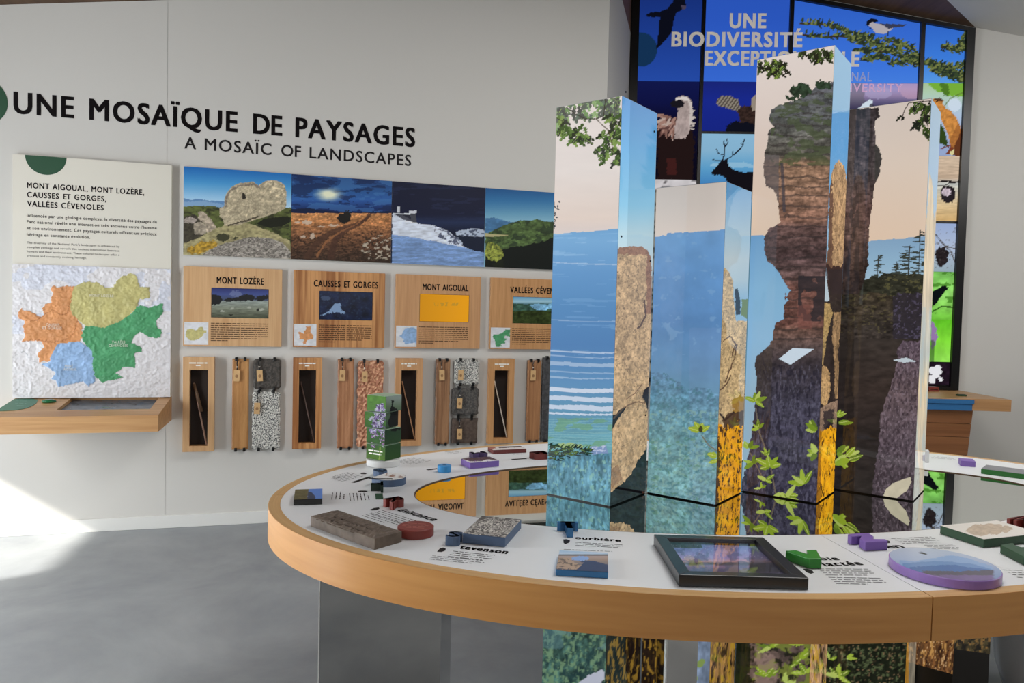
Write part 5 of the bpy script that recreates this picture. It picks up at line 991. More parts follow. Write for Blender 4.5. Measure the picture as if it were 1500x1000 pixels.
# green V
Vp = [(1150.6, 806.4), (1165.8, 805.6), (1184.2, 811.6), (1181.4, 805.2), (1196, 805), (1203.8, 818.4), (1185, 818.6)]
c0 = tab(1180, 812); r = empty('letter_block', (c0[0], c0[1], TOP), 0, 'bright green letter V block beside the black frame', 'letter block', 'cut-out letter blocks on the table')
MB().prism([np.array([*tab(x, y, .026)[:2], TOP]) for x, y in Vp], (0, 0, .026)).make('letter', GRNB, r, .002)
heading('oie', (1203, 820.6), (1231, 820.4), .024); heading('lactée', (1209.5, 829.4), (1266, 827.4), .026); drop([(1176.5, 833.2), (1183, 833.2), (1190, 835.6), (1192.2, 838.6), (1188, 840.2), (1182, 838)])
caption((1198, 833.5), (1272, 833.8), .0150, 4, 11, INK_G, .8); caption((1214, 845.8), (1290, 847.2), .0145, 4, 12, INK_G, .6)
# purple Z
Zp = [(1241.6, 782.2), (1262, 780.6), (1273, 780.6), (1280, 785.4), (1278.6, 789), (1297, 789.2), (1300.6, 792.4), (1268, 794.2), (1259.4, 788.6), (1262, 784.6), (1247, 785.4)]
c0 = tab(1270, 790); r = empty('letter_block', (c0[0], c0[1], TOP), 0, 'purple letter Z block at the near mirror edge, right of the black frame', 'letter block', 'cut-out letter blocks on the table')
MB().prism([np.array([*tab(x, y, .026)[:2], TOP]) for x, y in Zp], (0, 0, .026)).make('letter', PURP, r, .002)
heading('en', (1301, 803.4), (1326.5, 802.2), .028); drop([(1290, 790), (1297, 790.4), (1303, 792.4), (1304, 795), (1300, 795.2), (1293, 792.6)])
caption((1306, 789), (1365, 786.6), .016, 4, 13, INK_G, .9); caption((1350, 796.5), (1396, 797.5), .0150, 4, 14, INK_G, .9)
# big purple disc with blue mountains
def p_blue(p):
    p.O(1130, 660, 4.054); p.vgrad([(580, (176, 186, 204)), (640, (166, 180, 206)), (760, (120, 140, 180))])
    for pts, c in (([(760, 650), (850, 655), (950, 640), (1040, 622), (1120, 625), (1200, 650), (1320, 690), (1320, 780), (760, 780)], (136, 164, 204)), ([(780, 668), (870, 660), (960, 656), (1080, 660), (1200, 672), (1320, 705), (1320, 800), (780, 800)], (104, 138, 186)), ([(820, 690), (900, 684), (1000, 680), (1090, 676), (1160, 690), (1320, 708), (1320, 800), (850, 800)], (74, 108, 164)), ([(900, 712), (1000, 712), (1120, 716), (1320, 708), (1320, 800), (900, 800)], (84, 80, 96)), ([(900, 738), (1320, 738), (1320, 800), (900, 800)], (112, 92, 140))): p.poly(pts, c, jit=4, js=20)
    p.poly([(875, 603), (892, 600), (900, 606), (920, 608), (921, 618), (905, 614), (898, 612), (880, 610)], (40, 38, 44))
disc('picture_disc', 'large purple disc showing layered blue mountains at the near rim', 'picture disc', 1382.5, 824.5, 68.6, .024, mat('lilac_side', (150, 118, 190), .25), p_blue, None, GLOSSP)
caption((1470, 835), (1520, 836), .018, 4, 15, INK_S, 1, .3)
# right: green tile, red letter, dark green block
def p_stain(p): p.O(1340, 740, 4.545); p.fill((206, 202, 196)); m = p.poly([(350, 150), (400, 128), (480, 122), (560, 128), (640, 140), (660, 160), (600, 180), (540, 190), (440, 200), (380, 190), (330, 172)], (176, 160, 142), jit=14, js=24); p.shade(m, .12, 20, 8, 4)
tile('picture_tile', 'white-topped tile with dark green sides and a beige shape, right end of mirror', 'picture tile', [(1439.5, 789.4), (1530, 781.4), (1460, 762.6), (1376.7, 769.2)], .026, DGRN, p_stain)
letter('A', 'brick-red letter block cut by the right picture edge, on green tile corner', (1474, 773), (1516, 782), .12, .03, REDB, .13)
Bp = [(1465.2, 797.8), (1500, 794), (1530, 803), (1500, 815.5)]
c0 = tab(1490, 803); r = empty('letter_block', (c0[0], c0[1], TOP), 0, 'dark green letter block with slot, at the right picture edge', 'letter block', 'cut-out letter blocks on the table')
MB().prism([np.array([*tab(x, y, .024)[:2], TOP]) for x, y in [(1465.2, 797.8), (1484, 794.6), (1487, 798.4), (1496, 801.2), (1516, 800.4), (1517, 793), (1545, 797), (1530, 813), (1500, 815.5)]], (0, 0, .024)).make('letter', DGRN, r, .002)
# far side of the ring
def p_grey(p): p.fill((122, 122, 126)); p.shade(p.all(), .08, 30, 4, 2)
tile('picture_tile', 'grey-topped tile with bright green sides on the far right of the ring', 'picture tile', [(1432.6, 686), (1530, 698), (1530, 691), (1449, 681.2)], .022, mat('leaf_green_side', (40, 110, 44), .45), p_grey)
c_ = [(1406, 674.6), (1427, 675.6), (1426.6, 671.6), (1406.6, 670.8)]
tile('letter_block', 'small purple block on the far right part of the ring', 'letter block', c_, .026, PURP, None, 'cut-out letter blocks on the table')
caption((1400, 673), (1364, 670.5), .024, 3, 21, INK_G, .8, .25)
tile('display_cube', 'white upright block just behind the right column', 'block', [(1350, 660), (1360.4, 660.6), (1360.8, 658.4), (1351, 658)], .055, mat('white_cube', (205, 205, 205), .5), None)
# 7 blue-slate half disc with figures, D block, dark green block near the left
def p_fig(p): p.O(420, 640, 7.5); p.fill((214, 212, 210)); m = (p.n(34, 16, 5) > .12) & (p.x > 1080) & (p.y < 450); p.put(m, (134, 92, 74), .8)
r, C0, rr = disc('half_disc', 'slate-blue half disc with white top and small brown figures near the flower blocks', 'picture disc', 569.5, 697.6, 25.2, .026, SLATEB, p_fig, (-2.75, 1.9))
A, B = C0+np.array([.02, -.035, 0]), C0+np.array([-.065, -.040, 0]); A[2] = B[2] = HM+.0268; greek('word', A, B, (0, -1, 0), .03, 1, INK, r, 5, .5, 1)
letter('O', 'slate-blue letter block between the half disc and caption print', (562, 693.2), (544, 694.8), (560, 699), .022, SLATEB, .12)
blurred((540.5, 698), (514, 706.2), .018); caption((531, 697), (499.5, 705), .018, 4, 22, INK_G, .9); caption((519, 693), (490, 701.5), .016, 3, 25, INK_G, .8)
drop([(527.5, 692.6), (533, 692), (538, 693), (535, 694.2), (529, 694)])
letter('T', 'dark green letter T block in front of the half disc', (543, 715.2), (543, 722.2), (561, 715.2), .026, mat('blackish_green', (20, 46, 34), .45), .12)
# 8 flower picture blocks on a round foot
C0 = tab(561.5, 680.6); fl = empty('flower_block_puzzle', (C0[0], C0[1], TOP), .0, 'tall stack of turned blocks with green lavender picture on white round foot', 'puzzle')
D0 = 1080/C0[1]; rf = 24.6/D0; zf = TOP+.028
MB().lathe((C0[0], C0[1], TOP), [(rf-.002, 0), (rf, .002), (rf, .025), (rf-.003, .028)], 56).make('round_foot', mat('white_foot', (214, 214, 212), .4), fl)
MB().tube([(C0[0], C0[1], zf), (C0[0], C0[1], zf+.19)], .006, 8).make('spindle', BLACK, fl)
def p_flow(p):
    p.O(530, 570, 7.69); p.vgrad([(100, (92, 140, 60)), (300, (86, 128, 66)), (480, (62, 104, 52)), (620, (58, 96, 46)), (840, (104, 140, 56))]); p.shade(p.all(), .14, 50, 40, 3)
    r = random.Random(9); p.line([(205, 660), (200, 760), (182, 840)], 12, (150, 170, 90))
    for i in range(230):
        y = 180+r.random()*300; w_ = 20+55*min(1, (y-160)/170); x = 208+(r.random()-.5)*2*w_-(30 if y > 300 else 0); p.leaf(x, y, 34, 12, r.random()*6.28, r.choice([(196, 196, 212), (176, 164, 206), (150, 126, 184), (206, 206, 220), (112, 86, 144), (90, 74, 110)]))
    for i in range(60):
        x, y = r.choice([(150, 520), (250, 530), (255, 610), (140, 640), (240, 570)]); p.leaf(x+(r.random()-.5)*60, y+(r.random()-.5)*70, 26, 10, r.random()*6.28, r.choice([(170, 130, 180), (130, 90, 150), (200, 190, 214), (70, 60, 80)]))
def p_dark(p):
    p.O(530, 570, 7.69); p.vgrad([(100, (150, 164, 156)), (200, (108, 128, 104)), (480, (52, 78, 56)), (840, (60, 96, 50))]); p.poly([(330, 120), (365, 125), (360, 200), (400, 230), (440, 320), (430, 460), (340, 480), (290, 380), (320, 290)], (34, 36, 36), jit=22, js=30)
fw = 31.4/D0; hb = .080
zs = [zf+.001]; 
hts = [(679.2-656)/D0, (656-632.6)/D0, (632.6-608.8)/D0, (608.8-584.4)/D0]
tot = 0
for k in range(4):
    ang = [.52, .56, .36, .52][k]; hh = hts[k]*.985; zb = zf+.0015+tot; tot += hts[k]
    u_ = np.array([math.cos(-ang), math.sin(-ang), 0]); v_ = np.array([-u_[1], u_[0], 0]); sh_ = (0 if k != 2 else -.012)*u_; hw = fw*.56
    c_ = np.array([C0[0], C0[1], 0])+sh_; Q = [c_-u_*hw-v_*hw, c_+u_*hw-v_*hw, c_+u_*hw+v_*hw, c_-u_*hw+v_*hw]
    b_ = mk('turning_block', [q+[0, 0, zz] for zz in (zb, zb+hh-.002) for q in Q], BOXF, mat('pale_green_block', (150, 176, 150), .4), fl, .001)
    panel('block_picture', Q[0]-v_*.0006+[0, 0, zb+.001], Q[1]-v_*.0006+[0, 0, zb+.001], Q[0]-v_*.0006+[0, 0, zb+hh-.003], p_flow, FLOWP, b_, .5)
    panel('block_side_picture', Q[1]+u_*.0006+[0, 0, zb+.001], Q[2]+u_*.0006+[0, 0, zb+.001], Q[1]+u_*.0006+[0, 0, zb+hh-.003], p_dark, FLOWP, b_, .5)
    if k == 0:
        for i in range(2): greek('block_text', Q[0]+(Q[1]-Q[0])*(.12+.05*i)-v_*.0012+[0, 0, zb+.034-.012*i], Q[0]+(Q[1]-Q[0])*(.88-.08*i)-v_*.0012+[0, 0, zb+.034-.012*i], (0, 0, 1), .012, 1, mat('white_ink', (238, 236, 228), .6), b_, i, .45, 1)
# 9 blue round O, purple tile, red tiles at the back
r, C0, rr = disc('letter_block', 'round sky-blue letter O block on the far side of the ring', 'letter block', 651, 680.6, 10.0, .028, SKYB, None); r['group'] = 'cut-out letter blocks on the table'
MB().lathe((C0[0], C0[1], HM+.0275), [(rr*.3, 0), (rr*.3, .0006)], 24).make('hole_shade', mat('shadow_blue', (24, 74, 120), .6), r)  # no hole is cut; a darker disc paints in its shade
blurred((639.5, 685.6), (624, 687.6), .018); caption((630, 674.5), (600, 680.5), .020, 6, 27, INK_G, .8, .28)
def p_purp(p): p.O(600, 640, 6.818); p.fill((206, 202, 206)); p.poly([(515, 213), (600, 206), (700, 195), (800, 194), (890, 232), (770, 222), (720, 240), (600, 240)], (70, 50, 52), jit=4); p.speck(p.all(), (120, 84, 150), .35, 12, 5, 3)
tile('picture_tile', 'purple-sided tile with dark picture on the far side of the ring', 'picture tile', [(689.5, 678), (730.5, 674.2), (717.5, 668.4), (674.8, 671.6)], .026, PURP, p_purp)
letter('M', 'dark purple letter block behind the purple-sided tile', (708, 667.6), (687, 669), (708, 671), .022, mat('dark_purple', (74, 56, 96), .5), .12)
caption((676, 662.5), (656, 664.5), .022, 3, 28, INK_G, .9, .26); caption((748, 663.6), (768, 662.8), .018, 3, 29, INK_G, .9, .26)
def p_red(p): p.O(600, 640, 6.818); p.fill((196, 190, 188)); p.poly([(870, 96), (1110, 86), (1130, 98), (900, 110)], (60, 44, 44), jit=3); p.poly([(770, 100), (850, 96), (860, 112), (820, 118)], (140, 74, 56), jit=4)
tile('picture_tile', 'flat dark red tile with black picture at the farthest rim', 'picture tile', [(723.5, 659.3), (771, 657.2), (763, 653.2), (713.5, 654.8)], .018, mat('dark_red_side', (104, 42, 38), .5), p_red)
letter('B', 'brick-red letter B block beside the first tall column', (796, 668.4), (773, 670), (796, 673.2), .026, REDB, .13)
blurred((770, 671), (748.5, 672.3), .018)
# ------------------------------------------------------------------ photo wall in its black frame
vw = empty('photo_wall', WB.W(-.9, 0, .9), WB.a, 'huge black-framed wall of backlit wildlife photographs behind the columns', 'photo wall')
sx = lambda px, py, off=.05: WB.hit(px, py, off)[0]; sz = lambda px, py, off=.05: WB.hit(px, py, off)[1]
fx0, fi0 = sx(924.5, 30), sx(936.5, 30); m1 = (sx(1029.5, 0), sx(1034.5, 0)); m2 = (sx(1158.3, 0), sx(1163.8, 0)); m3 = (sx(1350, 29), sx(1356.3, 29)); fi1, fx1 = sx(1412.8, 121.6), sx(1424.8, 121.6)
zbot = sz(1403.5, 571.4); tA = sz(1213, 1.5), sx(1213, 1.5); tB = sz(1427.5, 41), sx(1427.5, 41); slope = (tB[0]-tA[0])/(tB[1]-tA[1])
ztop = lambda s_: min(tB[0]+slope*(s_-tB[1]), ceil_right(WB.W(s_, 0, 0)[0])-.015)
FRM = mat('frame_black', (12, 12, 14), .35)
def bar(s0_, s1_, o0, o1, zlo, zt0, zt1, name='frame_bar'):
    V = [WB.W(a, o, z) for a, o, z in ((s0_, o0, zlo), (s1_, o0, zlo), (s1_, o1, zlo), (s0_, o1, zlo), (s0_, o0, zt0), (s1_, o0, zt1), (s1_, o1, zt1), (s0_, o1, zt0))]
    return mk(name, V, BOXF, FRM, vw)
bar(fx0, fi0, .001, .06, zbot, ztop(fx0), ztop(fi0)); bar(fi1, fx1, .001, .06, zbot, ztop(fi1), ztop(fx1))
for a, b_ in (m1, m2, m3): bar(a, b_, .03, .055, zbot+.04, ztop(a)-.04, ztop(b_)-.04, 'upright_bar')
bar(fi0, fi1, .001, .06, zbot, zbot+.035, zbot+.035)
for a, b_ in ((fi0, fi1),):
    V = [WB.W(s_, o, z) for s_, o, z in ((a, .001, ztop(a)-.04), (b_, .001, ztop(b_)-.04), (b_, .06, ztop(b_)-.04), (a, .06, ztop(a)-.04), (a, .001, ztop(a)), (b_, .001, ztop(b_)), (b_, .06, ztop(b_)), (a, .06, ztop(a)))]
    mk('frame_top', V, BOXF, FRM, vw)
bar(fi0+.0, fi1-.0, .002, .024, zbot+.036, ztop(fi0)-.05, ztop(fi1)-.05, 'back_board')
def w_crow(p):
    p.O(890, 0, 3.4484); p.vgrad([(-200, (20, 44, 116)), (0, (24, 50, 124)), (200, (30, 62, 146)), (410, (38, 76, 168))]); p.ell(170, 250, 80, 86, (20, 50, 84), jit=0)
    p.poly([(188, 80), (215, 62), (262, 60), (300, 45), (330, 10), (340, -30), (390, -10), (396, 30), (372, 50), (342, 70), (330, 130), (322, 165), (290, 205), (245, 252), (255, 190), (260, 110), (268, 84), (230, 86)], (12, 14, 26), jit=2)
    p.poly([(372, 25), (398, 30), (392, 48), (374, 44)], (70, 62, 80))
def w_vult(p):
    p.O(890, 0, 3.4484); p.vgrad([(410, (18, 24, 76)), (520, (16, 20, 66)), (600, (14, 14, 44)), (900, (12, 10, 24))])
    p.poly([(250, 640), (330, 600), (420, 640), (440, 700), (430, 920), (250, 920)], (34, 22, 22), jit=12); p.poly([(300, 800), (345, 800), (350, 880), (300, 885)], (70, 32, 30), .8, jit=6)
    r = random.Random(4)
    for i in range(60): a = r.random()*2.2-1.1; x, y = 330+(r.random()-.5)*90, 620+(r.random()-.5)*60; p.leaf(x, y, 60, 12, math.pi/2+a+(.9 if x < 330 else -.3), r.choice([(130, 96, 86), (160, 124, 112), (96, 66, 62), (182, 160, 150)]))
    m = p.poly([(340, 505), (350, 490), (385, 484), (412, 492), (426, 520), (430, 560), (424, 610), (415, 660), (395, 700), (340, 700), (338, 640), (352, 590), (356, 540), (345, 535)], (166, 150, 146), jit=4); p.shade(m, .2, 10, 20, 3); p.poly([(345, 492), (400, 486), (420, 510), (380, 504), (342, 510)], (214, 206, 200), jit=2); p.poly([(314, 520), (330, 506), (375, 506), (388, 520), (380, 540), (350, 545), (322, 536)], (26, 24, 30), jit=2)
    p.poly([(405, 500), (428, 520), (430, 600), (412, 640), (418, 560)], (206, 196, 190), .8, jit=3)
    for i in range(18): p.leaf(410+r.random()*10, 560+i*5, 26, 6, (r.random()-.5)*1.2, (196, 186, 180))
def w_strip(p): p.O(890, 0, 3.4484); p.fill((190, 186, 188)); p.shade(p.all(), .2, 60, 40, 2); p.put(p.n(22, 8, 3) > .18, (40, 36, 40)); p.put(p.y > 960, (60, 70, 60), .5)
def w_dusk(p): p.fill((34, 30, 42)); p.shade(p.all(), .2, 40, 40, 2)
def w_sky2(p): p.O(890, 0, 3.4484); p.vgrad([(-300, (40, 82, 180)), (100, (44, 88, 192)), (410, (56, 106, 212))])
def w_eagle(p):
    p.O(890, 0, 3.4484); p.vgrad([(410, (26, 38, 120)), (500, (26, 42, 140)), (660, (24, 38, 132))])
    m = p.poly([(548, 512), (570, 486), (620, 484), (655, 500), (668, 530), (700, 560), (690, 590), (650, 560), (600, 545), (560, 535)], (140, 132, 120), jit=4); p.put(m & (np.sin(p.x*.35+p.y*.25) > .1), (70, 62, 56), .8)
    m = p.poly([(650, 560), (690, 530), (720, 540), (745, 500), (760, 480), (770, 660), (620, 660), (640, 620), (670, 610)], (52, 38, 34), jit=8); p.shade(m, .5, 12, 8, 4); p.poly([(724, 500), (748, 480), (760, 560), (730, 560)], (150, 138, 124), jit=5)
    p.poly([(600, 640), (640, 610), (720, 620), (760, 650), (760, 670), (600, 670)], (16, 18, 30), jit=12)
def w_deer(p):
    p.O(890, 0, 3.4484); p.vgrad([(672, (138, 184, 214)), (760, (134, 180, 210)), (850, (92, 158, 202)), (930, (66, 130, 188)), (1100, (90, 130, 150))])
    p.ell(640, 835, 120, 14, (176, 206, 222), .5, jit=10, js=40)
    p.poly([(524, 874), (536, 856), (558, 836), (568, 816), (590, 808), (606, 812), (612, 836), (640, 860), (690, 872), (740, 866), (790, 880), (960, 890), (990, 1150), (940, 1150), (900, 1010), (720, 1010), (700, 1150), (640, 1150), (612, 930), (596, 900), (570, 884), (540, 884)], (20, 18, 24), jit=2)
    for l_, w_ in (([(578, 815), (590, 780), (592, 745), (586, 712)], 6), ([(592, 745), (606, 722), (604, 702)], 5), ([(588, 780), (562, 776), (550, 755)], 5), ([(590, 812), (625, 792), (660, 760), (684, 735), (690, 705)], 6), ([(684, 735), (674, 722)], 4), ([(632, 788), (632, 764)], 5), ([(576, 812), (545, 810), (530, 806)], 5)): p.line(l_, w_, (28, 26, 34))
def branch(p, pts, n, seed, sp=26):
    r = random.Random(seed); p.line(pts, 8, (60, 50, 40), 1, 14)
    for i in range(n):
        t = r.random()*(len(pts)-1); k = int(t); f = t-k; x = pts[k][0]*(1-f)+pts[k+1][0]*f; y = pts[k][1]*(1-f)+pts[k+1][1]*f
        p.leaf(x+(r.random()-.5)*sp, y+(r.random()-.5)*sp*.9, 26, 9, (r.random()-.5)*2.4-.3, r.choice([(56, 70, 44), (84, 98, 56), (38, 48, 40), (116, 124, 70), (44, 56, 44)]))
def w_tit(p):
    p.O(1150, 0, 3.4484); p.vgrad([(-50, (44, 92, 196)), (150, (54, 106, 210)), (330, (62, 118, 222)), (420, (70, 128, 226))])
    branch(p, [(75, 118), (200, 122), (260, 140), (320, 165)], 60, 1, 20); branch(p, [(90, 176), (200, 186), (330, 182), (400, 200)], 60, 2, 20); branch(p, [(320, 180), (400, 200), (500, 240), (600, 280), (690, 310)], 300, 3, 60)
    branch(p, [(500, 200), (590, 220), (650, 250)], 50, 4, 26); branch(p, [(340, 254), (400, 258), (470, 254), (540, 262)], 60, 5, 20); branch(p, [(380, 296), (450, 290), (520, 300)], 60, 6, 22); branch(p, [(520, 320), (600, 310), (690, 330)], 80, 7, 30)
    m = p.poly([(420, 118), (440, 112), (470, 120), (530, 128), (545, 140), (520, 165), (490, 172), (455, 165), (440, 142), (425, 134)], (176, 170, 176), jit=2); p.poly([(416, 104), (435, 95), (460, 97), (472, 106), (462, 112), (436, 112), (426, 120), (420, 138), (440, 140), (428, 146), (414, 130), (406, 130)], (18, 20, 32), jit=1); p.poly([(468, 116), (530, 122), (620, 124), (600, 134), (545, 140), (520, 146), (500, 130)], (58, 62, 84), jit=2); p.line([(520, 160), (518, 182)], 4, (30, 30, 40))
def w_pink(p):
    p.O(1150, 0, 3.4484); p.vgrad([(418, (122, 134, 206)), (450, (160, 150, 200)), (480, (150, 132, 170)), (520, (90, 84, 120)), (570, (40, 36, 56))]); p.ell(640, 450, 60, 50, (196, 158, 184), .6); p.ell(470, 470, 70, 30, (176, 168, 206), .5); p.put(p.x < 400+p.n(30, 20, 3)*20, np.minimum(p.C, 90+0*p.C), .4)
    p.poly([(362, 552), (400, 520), (425, 502), (440, 508), (444, 540), (400, 550)], (206, 220, 232), jit=2); p.poly([(340, 560), (420, 545), (440, 520), (470, 560), (430, 600), (340, 600)], (30, 26, 36), .7, jit=5)
def w_con(p): p.O(1150, 0, 3.4484); p.vgrad([(60, (44, 96, 196)), (300, (62, 126, 222)), (420, (90, 156, 230))]); branch(p, [(920, 240), (860, 246), (790, 240)], 90, 1, 26); branch(p, [(920, 205), (880, 210)], 40, 2, 20); branch(p, [(700, 310), (760, 330), (830, 345), (915, 330)], 150, 3, 30); branch(p, [(740, 350), (820, 370), (915, 395)], 220, 4, 46); branch(p, [(900, 176), (920, 180)], 20, 5, 14)
def w_squir(p):
    p.O(1280, 120, 6.25); p.vgrad([(0, (168, 196, 150)), (100, (176, 206, 180)), (300, (176, 196, 222)), (600, (150, 168, 206))]); p.poly([(500, 0), (900, 0), (900, 120), (700, 130), (600, 90), (540, 60)], (120, 176, 60), jit=20, js=40); p.poly([(600, 10), (680, 10), (700, 120), (640, 130)], (60, 100, 30), .7, jit=16); p.ell(740, 210, 60, 60, (206, 220, 236), .9); p.line([(640, 230), (700, 150), (830, 90)], 6, (96, 120, 60))
    p.poly([(600, 380), (640, 420), (660, 480), (680, 600), (600, 560)], (50, 70, 30), jit=14); p.poly([(740, 430), (830, 420), (830, 680), (740, 680), (700, 640)], (100, 56, 34), jit=6)
    m = p.poly([(530, 160), (560, 148), (600, 150), (640, 165), (630, 200), (660, 240), (710, 270), (760, 330), (790, 400), (790, 470), (760, 540), (740, 580), (730, 620), (700, 600), (690, 540), (680, 480), (640, 400), (610, 330), (600, 270), (570, 215), (540, 190)], (196, 132, 66), jit=4, js=14); p.shade(m, .25, 24, 18, 3); p.put(m & (p.x+p.y*.5 > 960), (140, 84, 44), .5); p.ell(575, 182, 12, 10, (20, 16, 16)); p.poly([(530, 160), (600, 145), (650, 170), (620, 180)], (60, 40, 34), .8, jit=3)
    p.poly([(660, 660), (700, 590), (740, 600), (720, 665)], (120, 60, 40), jit=6); p.line([(620, 610), (700, 580)], 10, (120, 60, 60)); p.poly([(690, 640), (735, 620), (738, 665), (700, 668)], (216, 206, 150), jit=5)
def w_bat(p): p.O(1280, 120, 6.25); p.vgrad([(670, (206, 184, 160)), (880, (196, 172, 148)), (930, (196, 200, 196)), (1100, (214, 190, 150)), (1300, (206, 168, 110))]); p.shade(p.all(), .14, 90, 6, 4); p.line([(580, 915), (680, 905), (740, 918), (800, 910)], 16, (34, 30, 32)); p.line([(580, 950), (640, 955), (690, 925), (760, 930)], 8, (40, 34, 36)); m = p.poly([(610, 990), (640, 955), (690, 950), (735, 970), (750, 1040), (720, 1100), (660, 1110), (620, 1070)], (40, 34, 38), jit=6); m = p.ell(665, 1010, 42, 40, (196, 180, 190), jit=8); p.shade(m, .3, 16, 16, 3)
def w_cone(p): p.O(1330, 280, 2.381); p.vgrad([(100, (150, 170, 210)), (200, (176, 190, 214)), (285, (150, 170, 180))]); m = p.ell(118, 226, 24, 34, (40, 34, 36), jit=9, js=10); p.shade(m, .4, 6, 6, 3); p.line([(95, 150), (120, 180), (150, 210), (170, 260)], 4, (70, 60, 50)); p.line([(130, 190), (165, 200)], 3, (80, 70, 60)); p.speck(p.all(), (90, 84, 80), .4, 10, 7, 5, .6)
def w_bird(p): p.O(1330, 280, 2.381); p.vgrad([(285, (120, 190, 90)), (370, (150, 220, 110)), (450, (110, 190, 60))]); p.shade(p.all(), .2, 30, 20, 3); p.put(p.n(24, 14, 6) > .25, (60, 120, 30), .7); p.poly([(84, 400), (84, 350), (110, 336), (130, 328), (143, 338), (128, 350), (112, 372), (95, 395)], (14, 18, 22), jit=2); p.line([(85, 420), (120, 400), (155, 405)], 5, (50, 90, 30))
def w_purp(p): p.O(1330, 280, 2.381); p.vgrad([(450, (96, 190, 40)), (520, (130, 220, 60)), (597, (150, 226, 90))]); p.shade(p.all(), .12, 20, 30, 3); p.poly([(80, 455), (95, 455), (104, 520), (84, 560), (78, 520)], (150, 120, 170), jit=8); p.put(p.poly([(78, 520), (92, 520), (92, 597), (78, 597)]), (50, 80, 40), .6)
def w_white(p): p.O(1330, 280, 2.381); p.fill((34, 22, 34)); p.shade(p.all(), .4, 14, 12, 3); [p.ell(*q, (232, 232, 236), jit=3) for q in ((85, 625, 14, 12), (104, 615, 12, 10), (98, 640, 14, 12), (84, 655, 12, 16), (115, 655, 8, 8), (112, 630, 8, 7))]
cols = [(fi0, m1[0]), (m1[1], m2[0]), (m2[1], m3[0]), (m3[1], fi1)]
zr = lambda px, py: sz(px, py, .03)
rows = [[(None, zr(980, 119), w_crow), (zr(980, 119), zr(980, 262.6), w_vult), (zr(980, 262.6), zbot+.04, w_strip)],
        [(None, zr(1090, 119.6), w_sky2), (zr(1090, 119.6), zr(1090, 192.4), w_eagle), (zr(1090, 196), zbot+.04, w_deer)],
        [(None, zr(1250, 121.5), w_tit), (zr(1250, 121.5), zr(1250, 175), w_pink), (zr(1250, 175), zbot+.04, w_dusk)],
        [(None, zr(1390, 121.8), w_con), (zr(1390, 121.8), zr(1390, 228), w_squir), (zr(1390, 228), zr(1390, 323.7), w_bat), (zr(1390, 327.2), zr(1390, 398), w_cone), (zr(1390, 398), zr(1390, 468.4), w_bird), (zr(1390, 468.4), zr(1390, 530), w_purp), (zr(1390, 531), zbot+.045, w_white)]]
gA = .002
for (a, b_), rw in zip(cols, rows):
    a += gA; b_ -= gA
    for zt0, zb0, fn in rw:
        za, zb_ = (ztop(a)-.042, ztop(b_)-.042) if zt0 is None else (zt0-.001, zt0-.001)
        panel('backlit_photo', WB.W(a, .028, zb0), WB.W(b_, .028, zb0), WB.W(a, .028, za), fn, BACKLIT, vw, 1.5 if fn not in (w_strip,) else 4, C=WB.W(b_, .028, zb_))
CREAM = mat('cream_lettering', (206, 200, 190), .5, emit=.35); LILACI = mat('dim_lilac_lettering', (160, 166, 200), .5, emit=.35)
for t, p0, p1, cp, m_, bd in (('UNE', (1068.4, 41), (1122.3, 41.6), .147, CREAM, .05), ('BIODIVERSITÉ', (983.4, 67.8), (1175.2, 69.8), .147, CREAM, .05), ('EXCEPTIONNELLE', (1032.3, 96.3), (1258.8, 97.2), .147, CREAM, .05), ('EXCEPTIONAL', (1172, 118.6), (1277, 119.2), .090, LILACI, .02), ('BIODIVERSITY', (1198, 134.2), (1322, 134.8), .082, mat('dim_pink_lettering', (190, 160, 186), .5, emit=.5), .02)):
    A_, B_ = sx(*p0, .057), sx(*p1, .057); walltext('wall_lettering', t, WB, A_, B_, (sz(*p0, .057)+sz(*p1, .057))/2, cp, m_, vw, .057, bd)
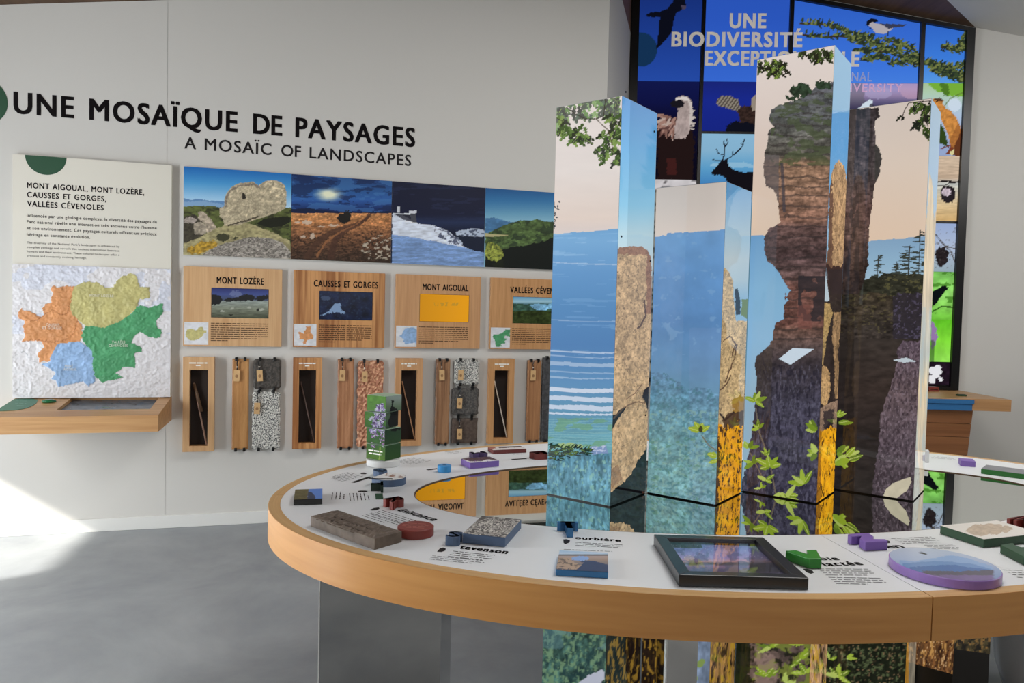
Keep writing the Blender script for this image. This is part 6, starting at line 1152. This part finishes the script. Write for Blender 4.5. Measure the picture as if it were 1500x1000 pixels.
# ------------------------------------------------------------------ shelf cabinet under the photo wall
zs_ = zbot-.004; off1 = .62
def at_z(px, py, z): d = ray(px, py); t = (z-H)/d[2]; return EYE+d*t
F0 = at_z(1482, 585.4, zs_); oF = (F0-WB.O)@WB.n; sF = (F0-WB.O)@WB.u; sW = sx(1404, 573, .0); sL = sx(1180, 573, 0)
zsb = WB.hit(1481, 603, oF)[1]
cb = empty('wall_cabinet', WB.W(sx(1330, 600, .3), .0, 0), WB.a, 'oak counter with blue front band standing below the black photo wall', 'counter')
OAKC = wood('counter_oak', (190, 146, 100), (160, 116, 74), 'x', .6, .4)
MB().prism([WB.W(sL, .002, zsb), WB.W(sW, .002, zsb), WB.W(sF, oF, zsb), WB.W(sL, oF, zsb)], (0, 0, zs_-zsb)).make('counter_top', OAKC, cb, .002)
oB = oF+.004; sb1 = WB.hit(1426, 590, oB)[0]
zb1 = WB.hit(1426, 601.5, oB)[1]; zmid = WB.hit(1426, 592, oB)[1]
box('blue_band', WB, sL, sb1, oF+.001, oF+.02, zmid+.002, WB.hit(1426, 584.6, oF)[1]-.004, mat('counter_blue', (48, 106, 158), .4), cb, .002)
box('blue_band', WB, sL, sb1-.01, oF-.02, oF+.008, zb1, zmid, MATS['counter_blue'], cb, .002)
oC = oF-.03; s0c, z0c = WB.hit(1425, 603, oC); s1c, z1c = WB.hit(1417, 667, oC)
sl = (s1c-s0c)/(z1c-z0c); zl_ = [zsb-.001, WB.hit(1420, 620.6, oC)[1], WB.hit(1420, 640.4, oC)[1], z1c, .30, .001]
for za, zb_ in zip(zl_, zl_[1:]):
    MB().prism([WB.W(sL+.05, oC-.35, zb_+.002), WB.W(s0c+sl*(zb_-z0c), oC-.35, zb_+.002), WB.W(s0c+sl*(za-z0c), oC-.35, za-.002), WB.W(sL+.05, oC-.35, za-.002)], WB.n*.35).make('front_board', wood('counter_front', (140, 92, 56), (118, 74, 42), 'x', .6, .45), cb)
zq = zs_+.0005
b0 = at_z(1361, 573, zs_); b1 = at_z(1375.6, 574.5, zs_)
r = empty('red_block', (*((b0+b1)/2)[:2], zq), WB.a, 'small brick-red block on the counter below the photo wall', 'block'); fr2 = Plane(b0[0], b0[1], WB.a)
box('body', fr2, 0, .095, -.08, 0, zq, zq+.045, REDB, r, .003); greek('block_text', fr2.W(.012, .0008, zq+.016), fr2.W(.083, .0008, zq+.016), (0, 0, 1), .012, 1, INK, r, 3, .6, 1, 0)
b0 = at_z(1404, 580.0, zs_); fr3 = Plane(b0[0], b0[1], WB.a)
r = empty('slate_block', (*b0[:2], zq), WB.a, 'flat dark green block at the right end of the counter', 'block'); box('body', fr3, 0, .075, -.05, 0, zq, zq+.014, DGRN, r, .002); box('top_plate', fr3, .008, .067, -.042, -.008, zq+.0142, zq+.017, BLACK, r)
#PART6
